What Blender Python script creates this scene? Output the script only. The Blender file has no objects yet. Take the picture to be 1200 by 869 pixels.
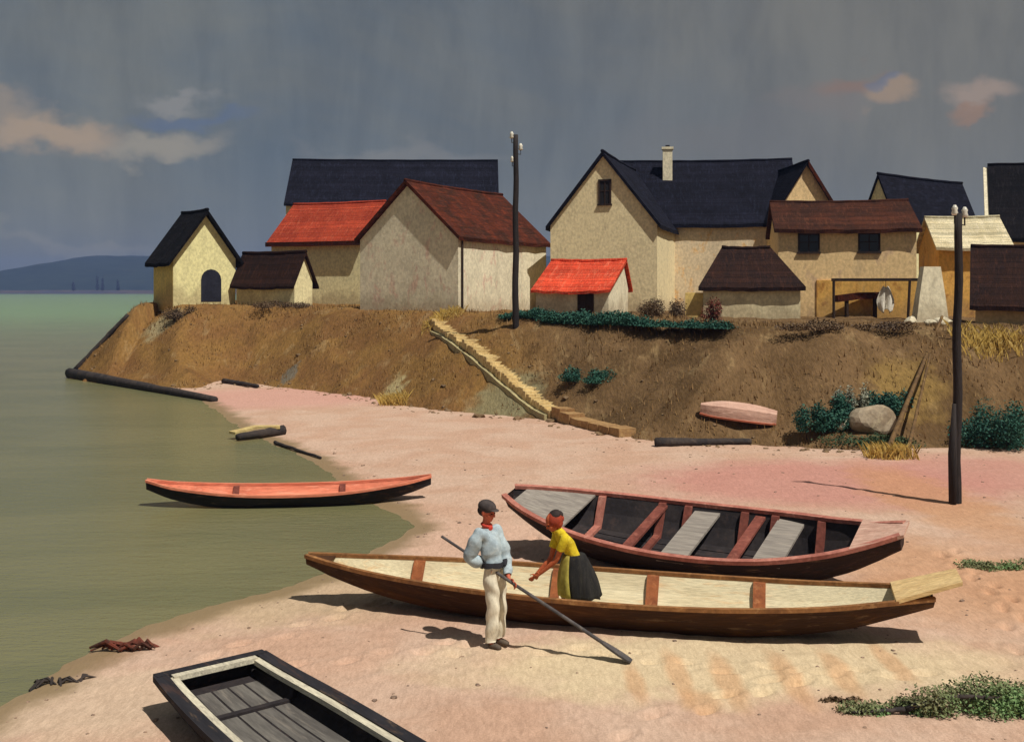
import bpy, bmesh, math, random
import numpy as np
from mathutils import Vector, Matrix, Euler
random.seed(7); np.random.seed(7)
R = math.radians
sc = bpy.context.scene
C = sc.collection
CAMZ, F, HY = 4.4, 1250.0, 340.0          # eye height, focal length and horizon row of the 1200 px wide picture

# ------------------------------------------------------------------ helpers
def lin(r, g, b, k=1.0):
    f = lambda c: ((c / 255 + .055) / 1.055) ** 2.4 if c > 10 else c / 255 / 12.92
    return (f(r) * k, f(g) * k, f(b) * k, 1)

class NT:
    """small node-tree writer"""
    def __init__(s, tree): s.t = tree; s.n = tree.nodes; s.l = tree.links
    def node(s, typ, **kw):
        n = s.n.new(typ)
        for k, v in kw.items(): setattr(n, k, v)
        return n
    def put(s, sock, v):
        if isinstance(v, bpy.types.NodeSocket): s.l.new(v, sock)
        elif v is not None: sock.default_value = v
    def noise(s, vec, scale, detail=4, rough=.55, dist=0.0):
        n = s.node('ShaderNodeTexNoise'); n.inputs['Scale'].default_value = scale
        n.inputs['Detail'].default_value = detail; n.inputs['Roughness'].default_value = rough
        n.inputs['Distortion'].default_value = dist
        s.put(n.inputs['Vector'], vec); return n.outputs['Fac']
    def map(s, vec, loc=(0,0,0), scale=(1,1,1), rot=(0,0,0)):
        n = s.node('ShaderNodeMapping'); s.put(n.inputs['Vector'], vec)
        n.inputs['Location'].default_value = loc; n.inputs['Scale'].default_value = scale; n.inputs['Rotation'].default_value = rot
        return n.outputs[0]
    def rng(s, v, a, b, c=0.0, d=1.0, smooth=True):
        n = s.node('ShaderNodeMapRange', interpolation_type='SMOOTHSTEP' if smooth else 'LINEAR')
        s.put(n.inputs[0], v)
        for i, x in enumerate((a, b, c, d)): n.inputs[i + 1].default_value = x
        return n.outputs[0]
    def mix(s, f, a, b, mode='MIX'):
        n = s.node('ShaderNodeMix', data_type='RGBA', blend_type=mode)
        s.put(n.inputs[0], f); s.put(n.inputs[6], a); s.put(n.inputs[7], b); return n.outputs[2]
    def math(s, op, a, b=None):
        n = s.node('ShaderNodeMath', operation=op); s.put(n.inputs[0], a)
        if b is not None: s.put(n.inputs[1], b)
        return n.outputs[0]
    def vmath(s, op, a, b=None):
        n = s.node('ShaderNodeVectorMath', operation=op); s.put(n.inputs[0], a)
        if b is not None: s.put(n.inputs[1], b)
        return n.outputs[0]
    def sep(s, v):
        n = s.node('ShaderNodeSeparateXYZ'); s.put(n.inputs[0], v); return n.outputs
    def comb(s, x, y, z):
        n = s.node('ShaderNodeCombineXYZ')
        for i, v in enumerate((x, y, z)): s.put(n.inputs[i], v)
        return n.outputs[0]
    def blob(s, vec, x, y, rx, ry, lo=.15, hi=.6):
        g = s.node('ShaderNodeTexGradient', gradient_type='SPHERICAL')
        s.put(g.inputs[0], s.map(vec, (-x / rx, -y / ry, 0), (1 / rx, 1 / ry, 0)))
        return s.rng(g.outputs['Fac'], lo, hi)

def newmat(name):
    m = bpy.data.materials.new(name); m.use_nodes = True
    nt = NT(m.node_tree); p = m.node_tree.nodes['Principled BSDF']
    return m, nt, p
def bump(nt, p, h, strength=.4, dist=.02):
    b = nt.node('ShaderNodeBump'); b.inputs['Strength'].default_value = strength; b.inputs['Distance'].default_value = dist
    nt.put(b.inputs['Height'], h); nt.put(p.inputs['Normal'], b.outputs[0])

def paint(name, c1, c2, c3=None, scale=1.2, stretch=(1,1,1), fine=14, rough=.85, bmp=.35, bd=.02, spec=.25, amt=.5, finestretch=None):
    """weathered surface: broad patches of c1/c2, worn flecks of c3, fine streaky grain"""
    m, nt, p = newmat(name)
    tc = nt.node('ShaderNodeTexCoord').outputs['Object']
    v = nt.map(tc, scale=stretch)
    a = nt.noise(v, scale, 5, .6, .4)
    col = nt.mix(nt.rng(a, .38, .62), c1, c2)
    if c3:
        b = nt.noise(nt.map(v, (5.3, 2.1, 7.7)), scale * 2.3, 6, .65, .6)
        col = nt.mix(nt.math('MULTIPLY', nt.rng(b, .54, .66), amt), col, c3)
    g = nt.noise(nt.map(tc, (1.3, 4.4, .7), finestretch or stretch), fine, 5, .6)
    if 'hull' in name or 'punt' in name:
        o_ = nt.sep(tc); zz = nt.math('ADD', nt.math('ADD', o_[2], nt.math('MULTIPLY', nt.math('ABSOLUTE', o_[1]), .25)), nt.math('MULTIPLY', nt.noise(tc, .8, 2), .03))
        sm_ = nt.math('FRACT', nt.math('DIVIDE', zz, .135)); seam = nt.math('MULTIPLY', nt.rng(sm_, .06, .0, 0, 1), .7)
        col = nt.mix(seam, col, (.004, .003, .003, 1))
        worn = nt.noise(nt.map(tc, (2, 7, 1), (.8, 3, 5)), 2.6, 6, .7, .3); col = nt.mix(nt.math('MULTIPLY', nt.rng(worn, .56, .72), .4), col, lin(138, 112, 86))
    if 'plaster' in name:
        run = nt.noise(nt.map(tc, (3, 1, 0), (1.6, 1.6, .5)), 1.1, 5, .65, .6)
        col = nt.mix(nt.math('MULTIPLY', nt.rng(run, .54, .72), .28), col, lin(150, 140, 118))
        h_ = nt.sep(tc)[2]; damp = nt.math('MULTIPLY', nt.rng(nt.math('ADD', h_, nt.math('MULTIPLY', nt.math('SUBTRACT', a, .5), 3.5)), .1, 1.0, 1, 0), .45)
        col = nt.mix(damp, col, lin(140, 118, 90))
    col = nt.mix(.55, col, nt.mix(nt.rng(g, .25, .75), (.62,.62,.62,1), (1.3,1.3,1.3,1)), 'MULTIPLY')
    nt.put(p.inputs['Base Color'], col); p.inputs['Roughness'].default_value = rough
    p.inputs['Specular IOR Level'].default_value = spec
    bump(nt, p, g, bmp, bd)
    return m

def roofmat(name, c1, c2, c3, course=.42, axis=1):
    """tiled / thatched slope: courses across, patchy colour, streaks running down"""
    m, nt, p = newmat(name)
    tc = nt.node('ShaderNodeTexCoord').outputs['Object']
    a = nt.noise(tc, .8, 5, .6, .5)
    col = nt.mix(nt.rng(a, .38, .62), c1, c2)
    st = (6, .8, 1.2) if axis == 1 else (.8, 6, 1.2)
    b = nt.noise(nt.map(tc, scale=st), 1.6, 6, .65, .3)
    col = nt.mix(nt.math('MULTIPLY', nt.rng(b, .5, .68), .7), col, c3)
    zc = nt.sep(nt.vmath('ADD', tc, nt.vmath('MULTIPLY', nt.comb(nt.noise(tc, 3), nt.noise(tc, 3.3), nt.noise(tc, 2.7)), (.12, .12, .12))))[2]
    w = nt.math('FRACT', nt.math('DIVIDE', zc, course * .6))
    g = nt.noise(nt.map(tc, scale=st), 7, 4, .6)
    ti = nt.node('ShaderNodeTexBrick'); tv = nt.sep(tc); nt.put(ti.inputs['Vector'], nt.comb(tv[1 if axis == 1 else 0], zc, 0)); ti.inputs['Scale'].default_value = 1
    for nm_, v_ in (('Brick Width', .34), ('Row Height', course * .6), ('Mortar Size', .015), ('Bias', 0.0)): ti.inputs[nm_].default_value = v_
    ti.inputs['Color1'].default_value = (.7, .7, .7, 1); ti.inputs['Color2'].default_value = (1.3, 1.25, 1.2, 1); ti.inputs['Mortar'].default_value = (.55, .55, .55, 1)
    col = nt.mix(.75, col, ti.outputs['Color'], 'MULTIPLY')
    col = nt.mix(.6, col, nt.mix(nt.rng(g, .25, .75), (.55,.55,.55,1), (1.45,1.45,1.45,1)), 'MULTIPLY')
    nt.put(p.inputs['Base Color'], col); p.inputs['Roughness'].default_value = .9; p.inputs['Specular IOR Level'].default_value = .12
    bump(nt, p, nt.math('ADD', w, nt.math('MULTIPLY', g, 1.2)), .7, .06)
    return m

def plainmat(name, c, rough=.8, spec=.3):
    return paint(name, c, tuple(x * .8 for x in c[:3]) + (1,), None, 3, fine=30, rough=rough, bmp=.15, bd=.005, spec=spec)

def mesh_obj(name, verts, faces, m, parent=None, smooth=False, mi=None, mats=None):
    me = bpy.data.meshes.new(name); me.from_pydata([tuple(v) for v in verts], [], [tuple(f) for f in faces]); 
    for x in (mats or [m]): me.materials.append(x)
    if mi is not None: me.polygons.foreach_set('material_index', mi)
    if smooth: me.polygons.foreach_set('use_smooth', [True] * len(me.polygons))
    bm = bmesh.new(); bm.from_mesh(me); bmesh.ops.recalc_face_normals(bm, faces=bm.faces); bm.to_mesh(me); bm.free()
    me.update()
    o = bpy.data.objects.new(name, me); C.objects.link(o); o.parent = parent
    return o
def tag(o, label=None, cat=None, group=None, kind=None):
    if label: o['label'] = label
    if cat: o['category'] = cat
    if group: o['group'] = group
    if kind: o['kind'] = kind
    return o
def empty(name, loc, rz, label, cat, group=None):
    o = bpy.data.objects.new(name, None); C.objects.link(o); o.empty_display_size = .2
    o.location = loc; o.rotation_euler = (0, 0, rz)
    return tag(o, label, cat, group)

class MB:
    """collects boxes, tubes and sweeps into one mesh"""
    def __init__(s): s.v = []; s.f = []; s.mi = []
    def add(s, vs, fs, mi=0):
        b = len(s.v); s.v += [tuple(x) for x in vs]; s.f += [tuple(i + b for i in f) for f in fs]; s.mi += [mi] * len(fs); return s
    def box(s, x0, x1, y0, y1, z0, z1, j=0.0, mi=0):
        vs = [(x, y, z) for z in (z0, z1) for y in (y0, y1) for x in (x0, x1)]
        if j: vs = [tuple(c + random.uniform(-j, j) for c in v) for v in vs]
        return s.add(vs, [(0,2,3,1),(4,5,7,6),(0,1,5,4),(2,6,7,3),(0,4,6,2),(1,3,7,5)], mi)
    def sweep(s, pts, rad, n=8, cap=True, flat=1.0, wob=0.0, mi=0):
        pts = [Vector(p) for p in pts]; vs = []; fs = []
        for i, p in enumerate(pts):
            d = (pts[min(i + 1, len(pts) - 1)] - pts[max(i - 1, 0)]).normalized()
            up = Vector((0, 0, 1)) if abs(d.z) < .95 else Vector((0, 1, 0))
            a = d.cross(up).normalized(); b = a.cross(d)
            r = rad[i] if isinstance(rad, (list, tuple)) else rad
            for k in range(n):
                t = 2 * math.pi * k / n; q = r * (1 + random.uniform(-wob, wob))
                vs.append(p + a * math.cos(t) * q + b * math.sin(t) * q * flat)
        for i in range(len(pts) - 1):
            for k in range(n):
                fs.append((i*n+k, i*n+(k+1)%n, (i+1)*n+(k+1)%n, (i+1)*n+k))
        if cap: fs += [tuple(range(n))[::-1], tuple((len(pts)-1)*n + k for k in range(n))]
        return s.add(vs, fs, mi)
    def bar(s, pts, w, h, mi=0):
        """rectangular bar swept along points, h along world z"""
        pts = [Vector(p) for p in pts]; vs = []; fs = []
        for i, p in enumerate(pts):
            d = (pts[min(i + 1, len(pts) - 1)] - pts[max(i - 1, 0)]); d.z = 0
            if d.length < 1e-6: d = Vector((1, 0, 0))
            a = d.normalized().cross(Vector((0, 0, 1))) * w / 2
            z = Vector((0, 0, h / 2))
            vs += [p - a - z, p + a - z, p + a + z, p - a + z]
        for i in range(len(pts) - 1):
            for k in range(4): fs.append((i*4+k, i*4+(k+1)%4, (i+1)*4+(k+1)%4, (i+1)*4+k))
        n = len(pts) - 1
        fs += [(3,2,1,0), (n*4, n*4+1, n*4+2, n*4+3)]
        return s.add(vs, fs, mi)
    def build(s, name, m, parent=None, smooth=False, mats=None):
        return mesh_obj(name, s.v, s.f, m, parent, smooth, s.mi if mats else None, mats)

# ------------------------------------------------------------------ land form
def px2w(px, py, z=0.0):
    Y = F * (CAMZ - z) / (py - HY); return ((px - 600) / F * Y, Y)
def Zat(py, Y): return CAMZ - (py - HY) * Y / F
def Xat(px, Y): return (px - 600) / F * Y

shore_px = [(-300, 1010), (-60, 872), (0, 838), (60, 802), (128, 758), (240, 716), (330, 694), (385, 676), (440, 650), (478, 632), (492, 616),
            (476, 602), (450, 590), (425, 577), (402, 560), (378, 542), (332, 521), (285, 500), (258, 480), (238, 466), (160, 452), (80, 441)]
shore = [px2w(*p) for p in shore_px] + [(-24.5, 62), (-23, 90), (-16, 150), (0, 300), (60, 420), (420, 420), (420, -60), (-6, -60)]
toe_px = [(80, 441), (170, 452), (238, 455), (262, 447), (300, 452), (400, 464), (500, 482), (600, 492), (680, 502), (740, 516), (820, 523), (920, 526), (1010, 530), (1100, 529), (1250, 531)]
toe = [px2w(p[0], p[1], .1) for p in toe_px]
toe = toe + [(60, 29), (420, 29), (420, 420), (60, 420), (0, 298), (-16, 149), (-23, 90), (-24.2, 62)]

def sdist(poly, x, y):
    """signed distance to a polygon, positive inside"""
    x = np.asarray(x, float); y = np.asarray(y, float)
    d = np.full(x.shape, 1e9); ins = np.zeros(x.shape, bool)
    n = len(poly)
    for i in range(n):
        ax, ay = poly[i]; bx, by = poly[(i + 1) % n]
        dx, dy = bx - ax, by - ay; t = np.clip(((x - ax) * dx + (y - ay) * dy) / (dx * dx + dy * dy + 1e-12), 0, 1)
        d = np.minimum(d, np.hypot(x - ax - t * dx, y - ay - t * dy))
        if ay != by:
            c = ((ay > y) != (by > y)) & (x < (bx - ax) * (y - ay) / (by - ay) + ax); ins ^= c
    return np.where(ins, d, -d)
_ph = np.random.rand(40, 3) * 6.28
def vnoise(x, y, sc_, seed=0):
    """cheap smooth noise from a few sines"""
    r = 0
    for k in range(6):
        a = _ph[(seed * 7 + k) % 40]; th = a[0]; f = (.7 + .35 * k) / sc_
        r = r + np.sin((x * math.cos(th) + y * math.sin(th)) * f * 6.28 + a[1] + 1.3 * np.sin((x * math.sin(th) - y * math.cos(th)) * f * 3.1 + a[2])) / (1 + .5 * k)
    return r / 3
def zbeach(x, y, detail=True):
    s = sdist(shore, x, y)
    z = np.where(s > 0, .11 * (1 - np.exp(-np.maximum(s, 0) / 2.2)) + .012, np.maximum(s, -14) * .07 + .012)
    if detail: z = z + .015 * vnoise(x, y, 2.4, 1) * np.clip((s + 1.2) / 2, .3, 1) + .005 * vnoise(x, y, .6, 13) * np.clip(1.5 - np.abs(s), 0, 1) + .010 * vnoise(x, y, .7, 2) * np.clip(s / 1.5, 0, 1)
    return z
_fp = []
def footprints():
    rs = random.Random(3)
    for p, q in (((-.6, 12.7), (2.6, 12.2)), ((-.3, 13.1), (-3.4, 11.6)), ((2.4, 12.0), (6.5, 11.2)), ((-3.6, 12.6), (-.4, 16.8)), ((5.9, 12.2), (7.5, 18)), ((-.4, 16.5), (1.5, 22)), ((1.0, 10.4), (4.2, 12.3))):
        n = int(math.hypot(q[0] - p[0], q[1] - p[1]) / .38)
        for i in range(n):
            u = i / n; a = math.atan2(q[1] - p[1], q[0] - p[0]); o = .1 * (1 if i % 2 else -1) + rs.uniform(-.05, .05)
            _fp.append((p[0] + (q[0] - p[0]) * u - math.sin(a) * o + .25 * math.sin(u * 5), p[1] + (q[1] - p[1]) * u + math.cos(a) * o + .2 * math.sin(u * 4), a + rs.uniform(-.3, .3), rs.uniform(.035, .06)))
footprints()
def zbeach_fine(x, y):
    z = zbeach(x, y); s = sdist(shore, x, y); k = np.clip((s - .2) / .6, 0, 1)
    z = z + k * (.009 * vnoise(x, y, .38, 8) + .012 * vnoise(x, y, 1.1, 9))
    for a, b, th, dp in _fp:
        m = (np.abs(x - a) < .5) & (np.abs(y - b) < .5)
        if not m.any(): continue
        dx, dy = x[m] - a, y[m] - b; p = dx * math.cos(th) + dy * math.sin(th); q = -dx * math.sin(th) + dy * math.cos(th)
        r2 = (p / .15) ** 2 + (q / .075) ** 2
        z[m] += k[m] * dp * (-1.3 * np.exp(-r2) + .55 * np.exp(-(np.sqrt(r2) - 1.5) ** 2 * 3))
    return z
def zbank(x, y):
    d = sdist(toe, x, y) + .35 * vnoise(x, y, 7, 3) + .12 * vnoise(x, y, 1.6, 4)
    x = np.asarray(x, float); y = np.asarray(y, float)
    w = np.where(x < -19, 3.4, 5.4)
    t = np.clip((d + .3) / w, 0, 1)
    H = 3.36 - .016 * np.clip(x, -30, 40)
    prof = .55 * t + .45 * t * t * (3 - 2 * t)
    z = -.25 + (H + .25) * prof + .004 * np.clip(d - w, 0, 60)
    gl = vnoise(x + .35 * y, y * .16, 1.9, 10)
    z = z - .30 * np.clip(gl - .15, 0, 1) * np.sin(np.clip(t, 0, 1) * math.pi) ** .7
    z = z + .10 * vnoise(x, y, 3.1, 5) * np.clip(d, 0, 1) + .045 * vnoise(x, y, .9, 6) + .02 * vnoise(x, y, .45, 11)
    return z
def zground(x, y): return float(max(zbeach(np.array([x]), np.array([y]))[0], zbank(np.array([x]), np.array([y]))[0]))
def at(px, py):
    """the ground point seen at a picture position"""
    dx, dz = (px - 600) / F, (HY - py) / F
    ys = np.concatenate([np.arange(6, 30, .04), np.arange(30, 90, .08)])
    zt = np.maximum(zbeach(dx * ys, ys), zbank(dx * ys, ys))
    i = int(np.argmax(CAMZ + dz * ys <= zt)); Y = ys[i] if i else 60
    return Vector((dx * Y, Y, zground(dx * Y, Y)))

def grid(xs, ys, zf, keep=None):
    X, Y = np.meshgrid(xs, ys); Z = zf(X, Y); n = len(xs)
    vs = np.stack([X.ravel(), Y.ravel(), Z.ravel()], 1)
    K = keep(X, Y, Z) if keep is not None else np.ones(X.shape, bool)
    fs = []
    K = K[:-1, :-1] | K[1:, :-1] | K[:-1, 1:] | K[1:, 1:]
    jj, ii = np.nonzero(K)
    b = jj * n + ii
    fs = np.stack([b, b + 1, b + n + 1, b + n], 1)
    used = np.unique(fs); re = np.full(len(vs), -1); re[used] = np.arange(len(used))
    return vs[used], re[fs]

# ------------------------------------------------------------------ materials of the land
def sand_mat():
    m, nt, p = newmat('sand')
    tc = nt.node('ShaderNodeTexCoord').outputs['Object']
    wob = nt.vmath('SCALE', nt.vmath('SUBTRACT', nt.node('ShaderNodeTexNoise').outputs['Color'], (.5, .5, .5)))
    nn = wob.node.inputs[0].links[0].from_node.inputs[0].links[0].from_node
    nn.inputs['Scale'].default_value = 1.6; nn.inputs['Detail'].default_value = 5; nt.put(nn.inputs['Vector'], tc)
    wob.node.inputs['Scale'].default_value = 1.5
    v = nt.vmath('ADD', tc, wob)
    a = nt.noise(tc, .55, 5, .6, .5)
    col = nt.mix(nt.rng(a, .36, .64), lin(207, 169, 144), lin(216, 184, 161))
    def spot(col, px, py, rx, ry, c, k=.8, lo=.1, hi=.6, vec=v):
        x, y = px2w(px, py); return nt.mix(nt.math('MULTIPLY', nt.blob(vec, x, y, rx, ry, lo, hi), k), col, c)
    pink, ochre, cream, tan = lin(204, 146, 132), lin(206, 152, 108), lin(228, 207, 168), lin(190, 150, 116)
    col = spot(col, 960, 570, 6, 4.4, pink, .9)
    col = spot(col, 1150, 560, 4, 4, pink, .75)
    col = spot(col, 320, 468, 8, 6, lin(216, 166, 150), .85)
    col = spot(col, 1090, 590, 1.6, 6, ochre, .6)
    col = spot(col, 1130, 690, 2.5, 4, ochre, .55)
    col = spot(col, 560, 640, 2.2, 3, lin(222, 184, 160), .7)
    col = spot(col, 860, 790, 5, 1.6, cream, .85)
    col = spot(col, 300, 700, 4.5, 2.2, lin(206, 180, 146), .8)
    col = spot(col, 90, 830, 2.4, 1.4, lin(218, 192, 164), .7)
    col = spot(col, 1010, 470, 10, 3, tan, .4)
    # broad damp brush-like tongues in the foreground sand
    small = nt.vmath('ADD', tc, nt.vmath('SCALE', wob)); small.node.inputs[1].links[0].from_node.inputs['Scale'].default_value = .10
    for px, py, rx, ry in ((795, 802, .17, 1.1), (852, 808, .2, 1.2), (925, 806, .2, 1.2), (985, 800, .19, 1.0), (1045, 788, .18, .9), (745, 812, .16, .8), (820, 835, .3, .5)):
        col = spot(col, px, py, rx, ry, lin(214, 166, 122), .6, .0, .6, small)
    g = nt.noise(nt.map(tc, scale=(5, 1.6, 3)), 3.5, 6, .68, .25)
    col = nt.mix(.6, col, nt.mix(nt.rng(g, .3, .7), (.78, .76, .74, 1), (1.14, 1.15, 1.16, 1)), 'MULTIPLY')
    f = nt.noise(tc, 42, 4, .7)
    col = nt.mix(.5, col, nt.mix(nt.rng(f, .3, .7), (.74, .73, .72, 1), (1.2, 1.2, 1.2, 1)), 'MULTIPLY')
    col = nt.mix(1.0, col, (.83, .83, .83, 1), 'MULTIPLY')
    wet = nt.node('ShaderNodeAttribute', attribute_name='shore').outputs['Fac']
    wet = nt.math('ADD', wet, nt.math('MULTIPLY', nt.math('SUBTRACT', nt.noise(tc, 1.3, 4), .5), .9))
    wf = nt.rng(wet, .05, .6, 1, 0)
    col = nt.mix(nt.math('MULTIPLY', wf, .85), col, lin(132, 112, 80))
    nt.put(p.inputs['Base Color'], col)
    nt.put(p.inputs['Roughness'], nt.rng(wf, 0, 1, .95, .55)); p.inputs['Specular IOR Level'].default_value = .2
    bump(nt, p, nt.math('ADD', nt.math('MULTIPLY', f, .5), g), .5, .03)
    return m
def bank_mat():
    m, nt, p = newmat('bank_earth')
    tc = nt.node('ShaderNodeTexCoord').outputs['Object']
    s = nt.sep(tc)
    a = nt.noise(tc, .35, 5, .6, .6)
    left = nt.mix(nt.rng(a, .38, .62), lin(136, 103, 58), lin(124, 90, 54))
    right = nt.mix(nt.rng(a, .38, .62), lin(118, 93, 64), lin(98, 76, 50))
    xr = nt.math('ADD', s[0], nt.math('MULTIPLY', a, 3))
    col = nt.mix(nt.rng(xr, 0, 4), left, right)
    b = nt.noise(nt.map(tc, scale=(1.2, .5, .5)), 1.3, 6, .65, .5)
    col = nt.mix(nt.math('MULTIPLY', nt.rng(b, .55, .68), .45), col, lin(164, 138, 98))
    col = nt.mix(nt.math('MULTIPLY', nt.rng(b, .45, .33), .55), col, lin(94, 70, 42))
    wob = nt.vmath('ADD', tc, nt.comb(nt.math('MULTIPLY', nt.noise(tc, 1.5), 1.5), nt.math('MULTIPLY', nt.noise(tc, 1.9), 1.5), 0))
    for px, py, Y, rx, ry, c, k in ((190, 418, 54, 1.5, 1.6, lin(158, 152, 120), .6), (462, 462, 42, .7, 1.4, lin(190, 176, 130), .75), (590, 450, 37, 2.0, 2.0, lin(140, 140, 108), .6), (340, 410, 48, .6, .8, lin(110, 112, 104), .7), (1060, 500, 31, 1.6, 1.6, lin(150, 122, 70), .7)):  # the greenish patch by the stairway paints its shadow side into the earth
        col = nt.mix(nt.math('MULTIPLY', nt.blob(wob, Xat(px, Y) + .75, Y + .75, rx, ry), k), col, c)
    g = nt.noise(nt.map(tc, scale=(3, 1.2, 1)), 4, 6, .7)
    col = nt.mix(.7, col, nt.mix(nt.rng(g, .28, .72), (.54, .54, .54, 1), (1.22, 1.22, 1.22, 1)), 'MULTIPLY')
    nt.put(p.inputs['Base Color'], col); p.inputs['Roughness'].default_value = .95; p.inputs['Specular IOR Level'].default_value = .1
    bump(nt, p, g, .7, .08)
    return m
def water_mat():
    m, nt, p = newmat('river_water')
    tc = nt.node('ShaderNodeTexCoord').outputs['Object']
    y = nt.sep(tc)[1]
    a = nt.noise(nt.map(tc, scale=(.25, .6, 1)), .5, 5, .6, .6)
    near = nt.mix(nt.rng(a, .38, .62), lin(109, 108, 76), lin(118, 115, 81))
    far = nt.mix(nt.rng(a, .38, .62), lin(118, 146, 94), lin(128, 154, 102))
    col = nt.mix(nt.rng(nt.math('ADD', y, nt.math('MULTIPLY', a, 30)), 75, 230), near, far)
    nt.put(p.inputs['Base Color'], col); p.inputs['Roughness'].default_value = .2; p.inputs['Specular IOR Level'].default_value = .22
    r1 = nt.noise(nt.map(tc, scale=(.7, 2.2, 1)), 2.2, 4, .6, .3); r2 = nt.noise(nt.map(tc, scale=(1, 2, 1)), 9, 3, .6)
    bump(nt, p, nt.math('ADD', r1, nt.math('MULTIPLY', r2, .45)), .55, .06)
    return m

# ------------------------------------------------------------------ ground, river, hills
def axis(segs):
    out = []
    for a, b, st in segs: out += list(np.arange(a, b, st))
    return np.array(out + [segs[-1][1]])
xs = axis([(-60, -26, 2), (-26, -8, .25), (-8, 9, .06), (9, 20, .25), (20, 60, 2.5)])
ys = axis([(-40, 7, 3), (7, 18, .05), (18, 26, .12), (26, 36, .2), (36, 60, .35), (60, 75, 3)])
vs, fs = grid(xs, ys, zbeach_fine, lambda X, Y, Z: (Z > -.9) & (sdist(toe, X, Y) < 2.5))
M_sand = sand_mat()
beach = mesh_obj('beach', vs, fs, M_sand, smooth=True); tag(beach, 'pale pinkish sand beach sloping into the river', 'beach', kind='structure')
at_ = beach.data.attributes.new('shore', 'FLOAT', 'POINT'); at_.data.foreach_set('value', sdist(shore, vs[:, 0], vs[:, 1]).astype(np.float32))
xs = axis([(-34, -24, .8), (-24, 20, .22), (20, 40, 1), (40, 420, 20)])
ys = axis([(27, 46, .2), (46, 64, .3), (64, 110, 2), (110, 420, 20)])
vs, fs = grid(xs, ys, zbank, lambda X, Y, Z: (sdist(toe, X, Y) > -1.6))
bank = mesh_obj('embankment', vs, fs, bank_mat(), smooth=True); tag(bank, 'brown earth bank rising from the beach to the houses', 'bank', kind='structure')
w = 2600
river = mesh_obj('river', [(-w, -300, 0), (w, -300, 0), (w, w, 0), (-w, w, 0)], [(0, 1, 2, 3)], water_mat())
tag(river, 'calm green river reaching to the far shore', 'river', kind='structure')
# far shore and hills
M_hill = paint('hill_forest', lin(40, 52, 50), lin(34, 46, 46), lin(54, 60, 50), .012, (1, 1, 3), .05, bmp=.2, bd=2)
M_shoreland = paint('far_shore_earth', lin(84, 72, 66), lin(66, 66, 80), None, .02, fine=.08, bmp=.1)
def hillgrid():
    xs = np.linspace(-1500, 500, 220); ys = np.linspace(1400, 2300, 26)
    def zf(X, Y):
        v = (Y - 1400) / 900; prof = np.sin(np.clip(v * 1.9, 0, 1) * math.pi / 2) ** .8
        px = 600 + F * X / 1700
        t = np.clip((px + 40) / 130, 0, 1); h = 22 + 42 * t * t * (3 - 2 * t)
        h = h + 3.0 * vnoise(X, Y, 160, 2) + 1.6 * vnoise(X, Y, 34, 3)
        return -1 + np.maximum(h, 3) * prof
    return grid(xs, ys, zf)
vs, fs = hillgrid()
tag(mesh_obj('hills', vs, fs, M_hill, smooth=True), 'low blue hills along the far side of the river', 'hills', kind='structure')
vs, fs = grid(np.linspace(-1400, 400, 120), np.linspace(1240, 1420, 10), lambda X, Y: -2.5 + 6.5 * np.clip((Y - 1240) / 60, 0, 1) + .9 * vnoise(X, Y, 60, 1))
tag(mesh_obj('far_shore', vs, fs, M_shoreland, smooth=True), 'thin brown strip of land under the blue hills', 'shore', kind='structure')

# ------------------------------------------------------------------ plants
def leaf_mesh(clumps, n, size, flat=1.0, drop=.0):
    """n small leaves spread through ellipsoid clumps [(c, r)]"""
    vs = []; fs = []; n = int(n * 2.2); size *= .66
    wts = [r[0] * r[1] * r[2] for c, r in clumps]
    for _ in range(n):
        c, r = random.choices(clumps, wts)[0]
        d = Vector((random.gauss(0, 1), random.gauss(0, 1), random.gauss(0, 1))).normalized() * (random.random() ** .4) * random.choice((1, 1, 1.15, 1.35))
        p = Vector((c[0] + d.x * r[0], c[1] + d.y * r[1], max(c[2] + d.z * r[2], .01)))
        s = size * random.uniform(.6, 1.5)
        e = Euler((random.uniform(-1.2, 1.2), random.uniform(-1.2, 1.2), random.uniform(0, 6.28))).to_matrix()
        b = len(vs)
        for q in ((-.28, 0), (0, -.5), (.28, 0), (0, .6)): vs.append(p + e @ Vector((q[0] * s, q[1] * s, abs(q[0]) * .3 * s)))
        fs.append((b, b + 1, b + 2, b + 3))
    return vs, fs
def leafmat(name, c1, c2, c3):
    m, nt, p = newmat(name)
    tc = nt.node('ShaderNodeTexCoord').outputs['Object']
    a = nt.noise(tc, 1.1, 3, .6); r = nt.noise(tc, 9, 2, .6)
    col = nt.mix(nt.rng(a, .4, .6), c1, c2); col = nt.mix(nt.rng(r, .52, .7), col, c3)
    nt.put(p.inputs['Base Color'], col); p.inputs['Roughness'].default_value = .7; p.inputs['Specular IOR Level'].default_value = .2
    return m
L_teal = leafmat('hedge_leaf', lin(38, 78, 68), lin(46, 88, 74), lin(68, 104, 82))
L_dark = leafmat('scrub_leaf', lin(50, 78, 56), lin(64, 82, 54), lin(92, 100, 64))
L_brown = leafmat('dead_leaf', lin(98, 78, 56), lin(84, 70, 58), lin(128, 104, 74))
L_green = leafmat('weed_leaf', lin(118, 122, 84), lin(112, 142, 90), lin(142, 136, 104))
L_grey = leafmat('grey_leaf', lin(120, 126, 112), lin(140, 142, 122), lin(160, 156, 130))
L_red = leafmat('red_leaf', lin(120, 52, 44), lin(96, 60, 48), lin(140, 90, 70))
L_blue = leafmat('blue_hill_tree', lin(58, 58, 72), lin(50, 52, 66), lin(64, 66, 84))
M_stem = paint('stem_wood', lin(66, 50, 38), lin(50, 40, 32), None, 4)
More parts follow.
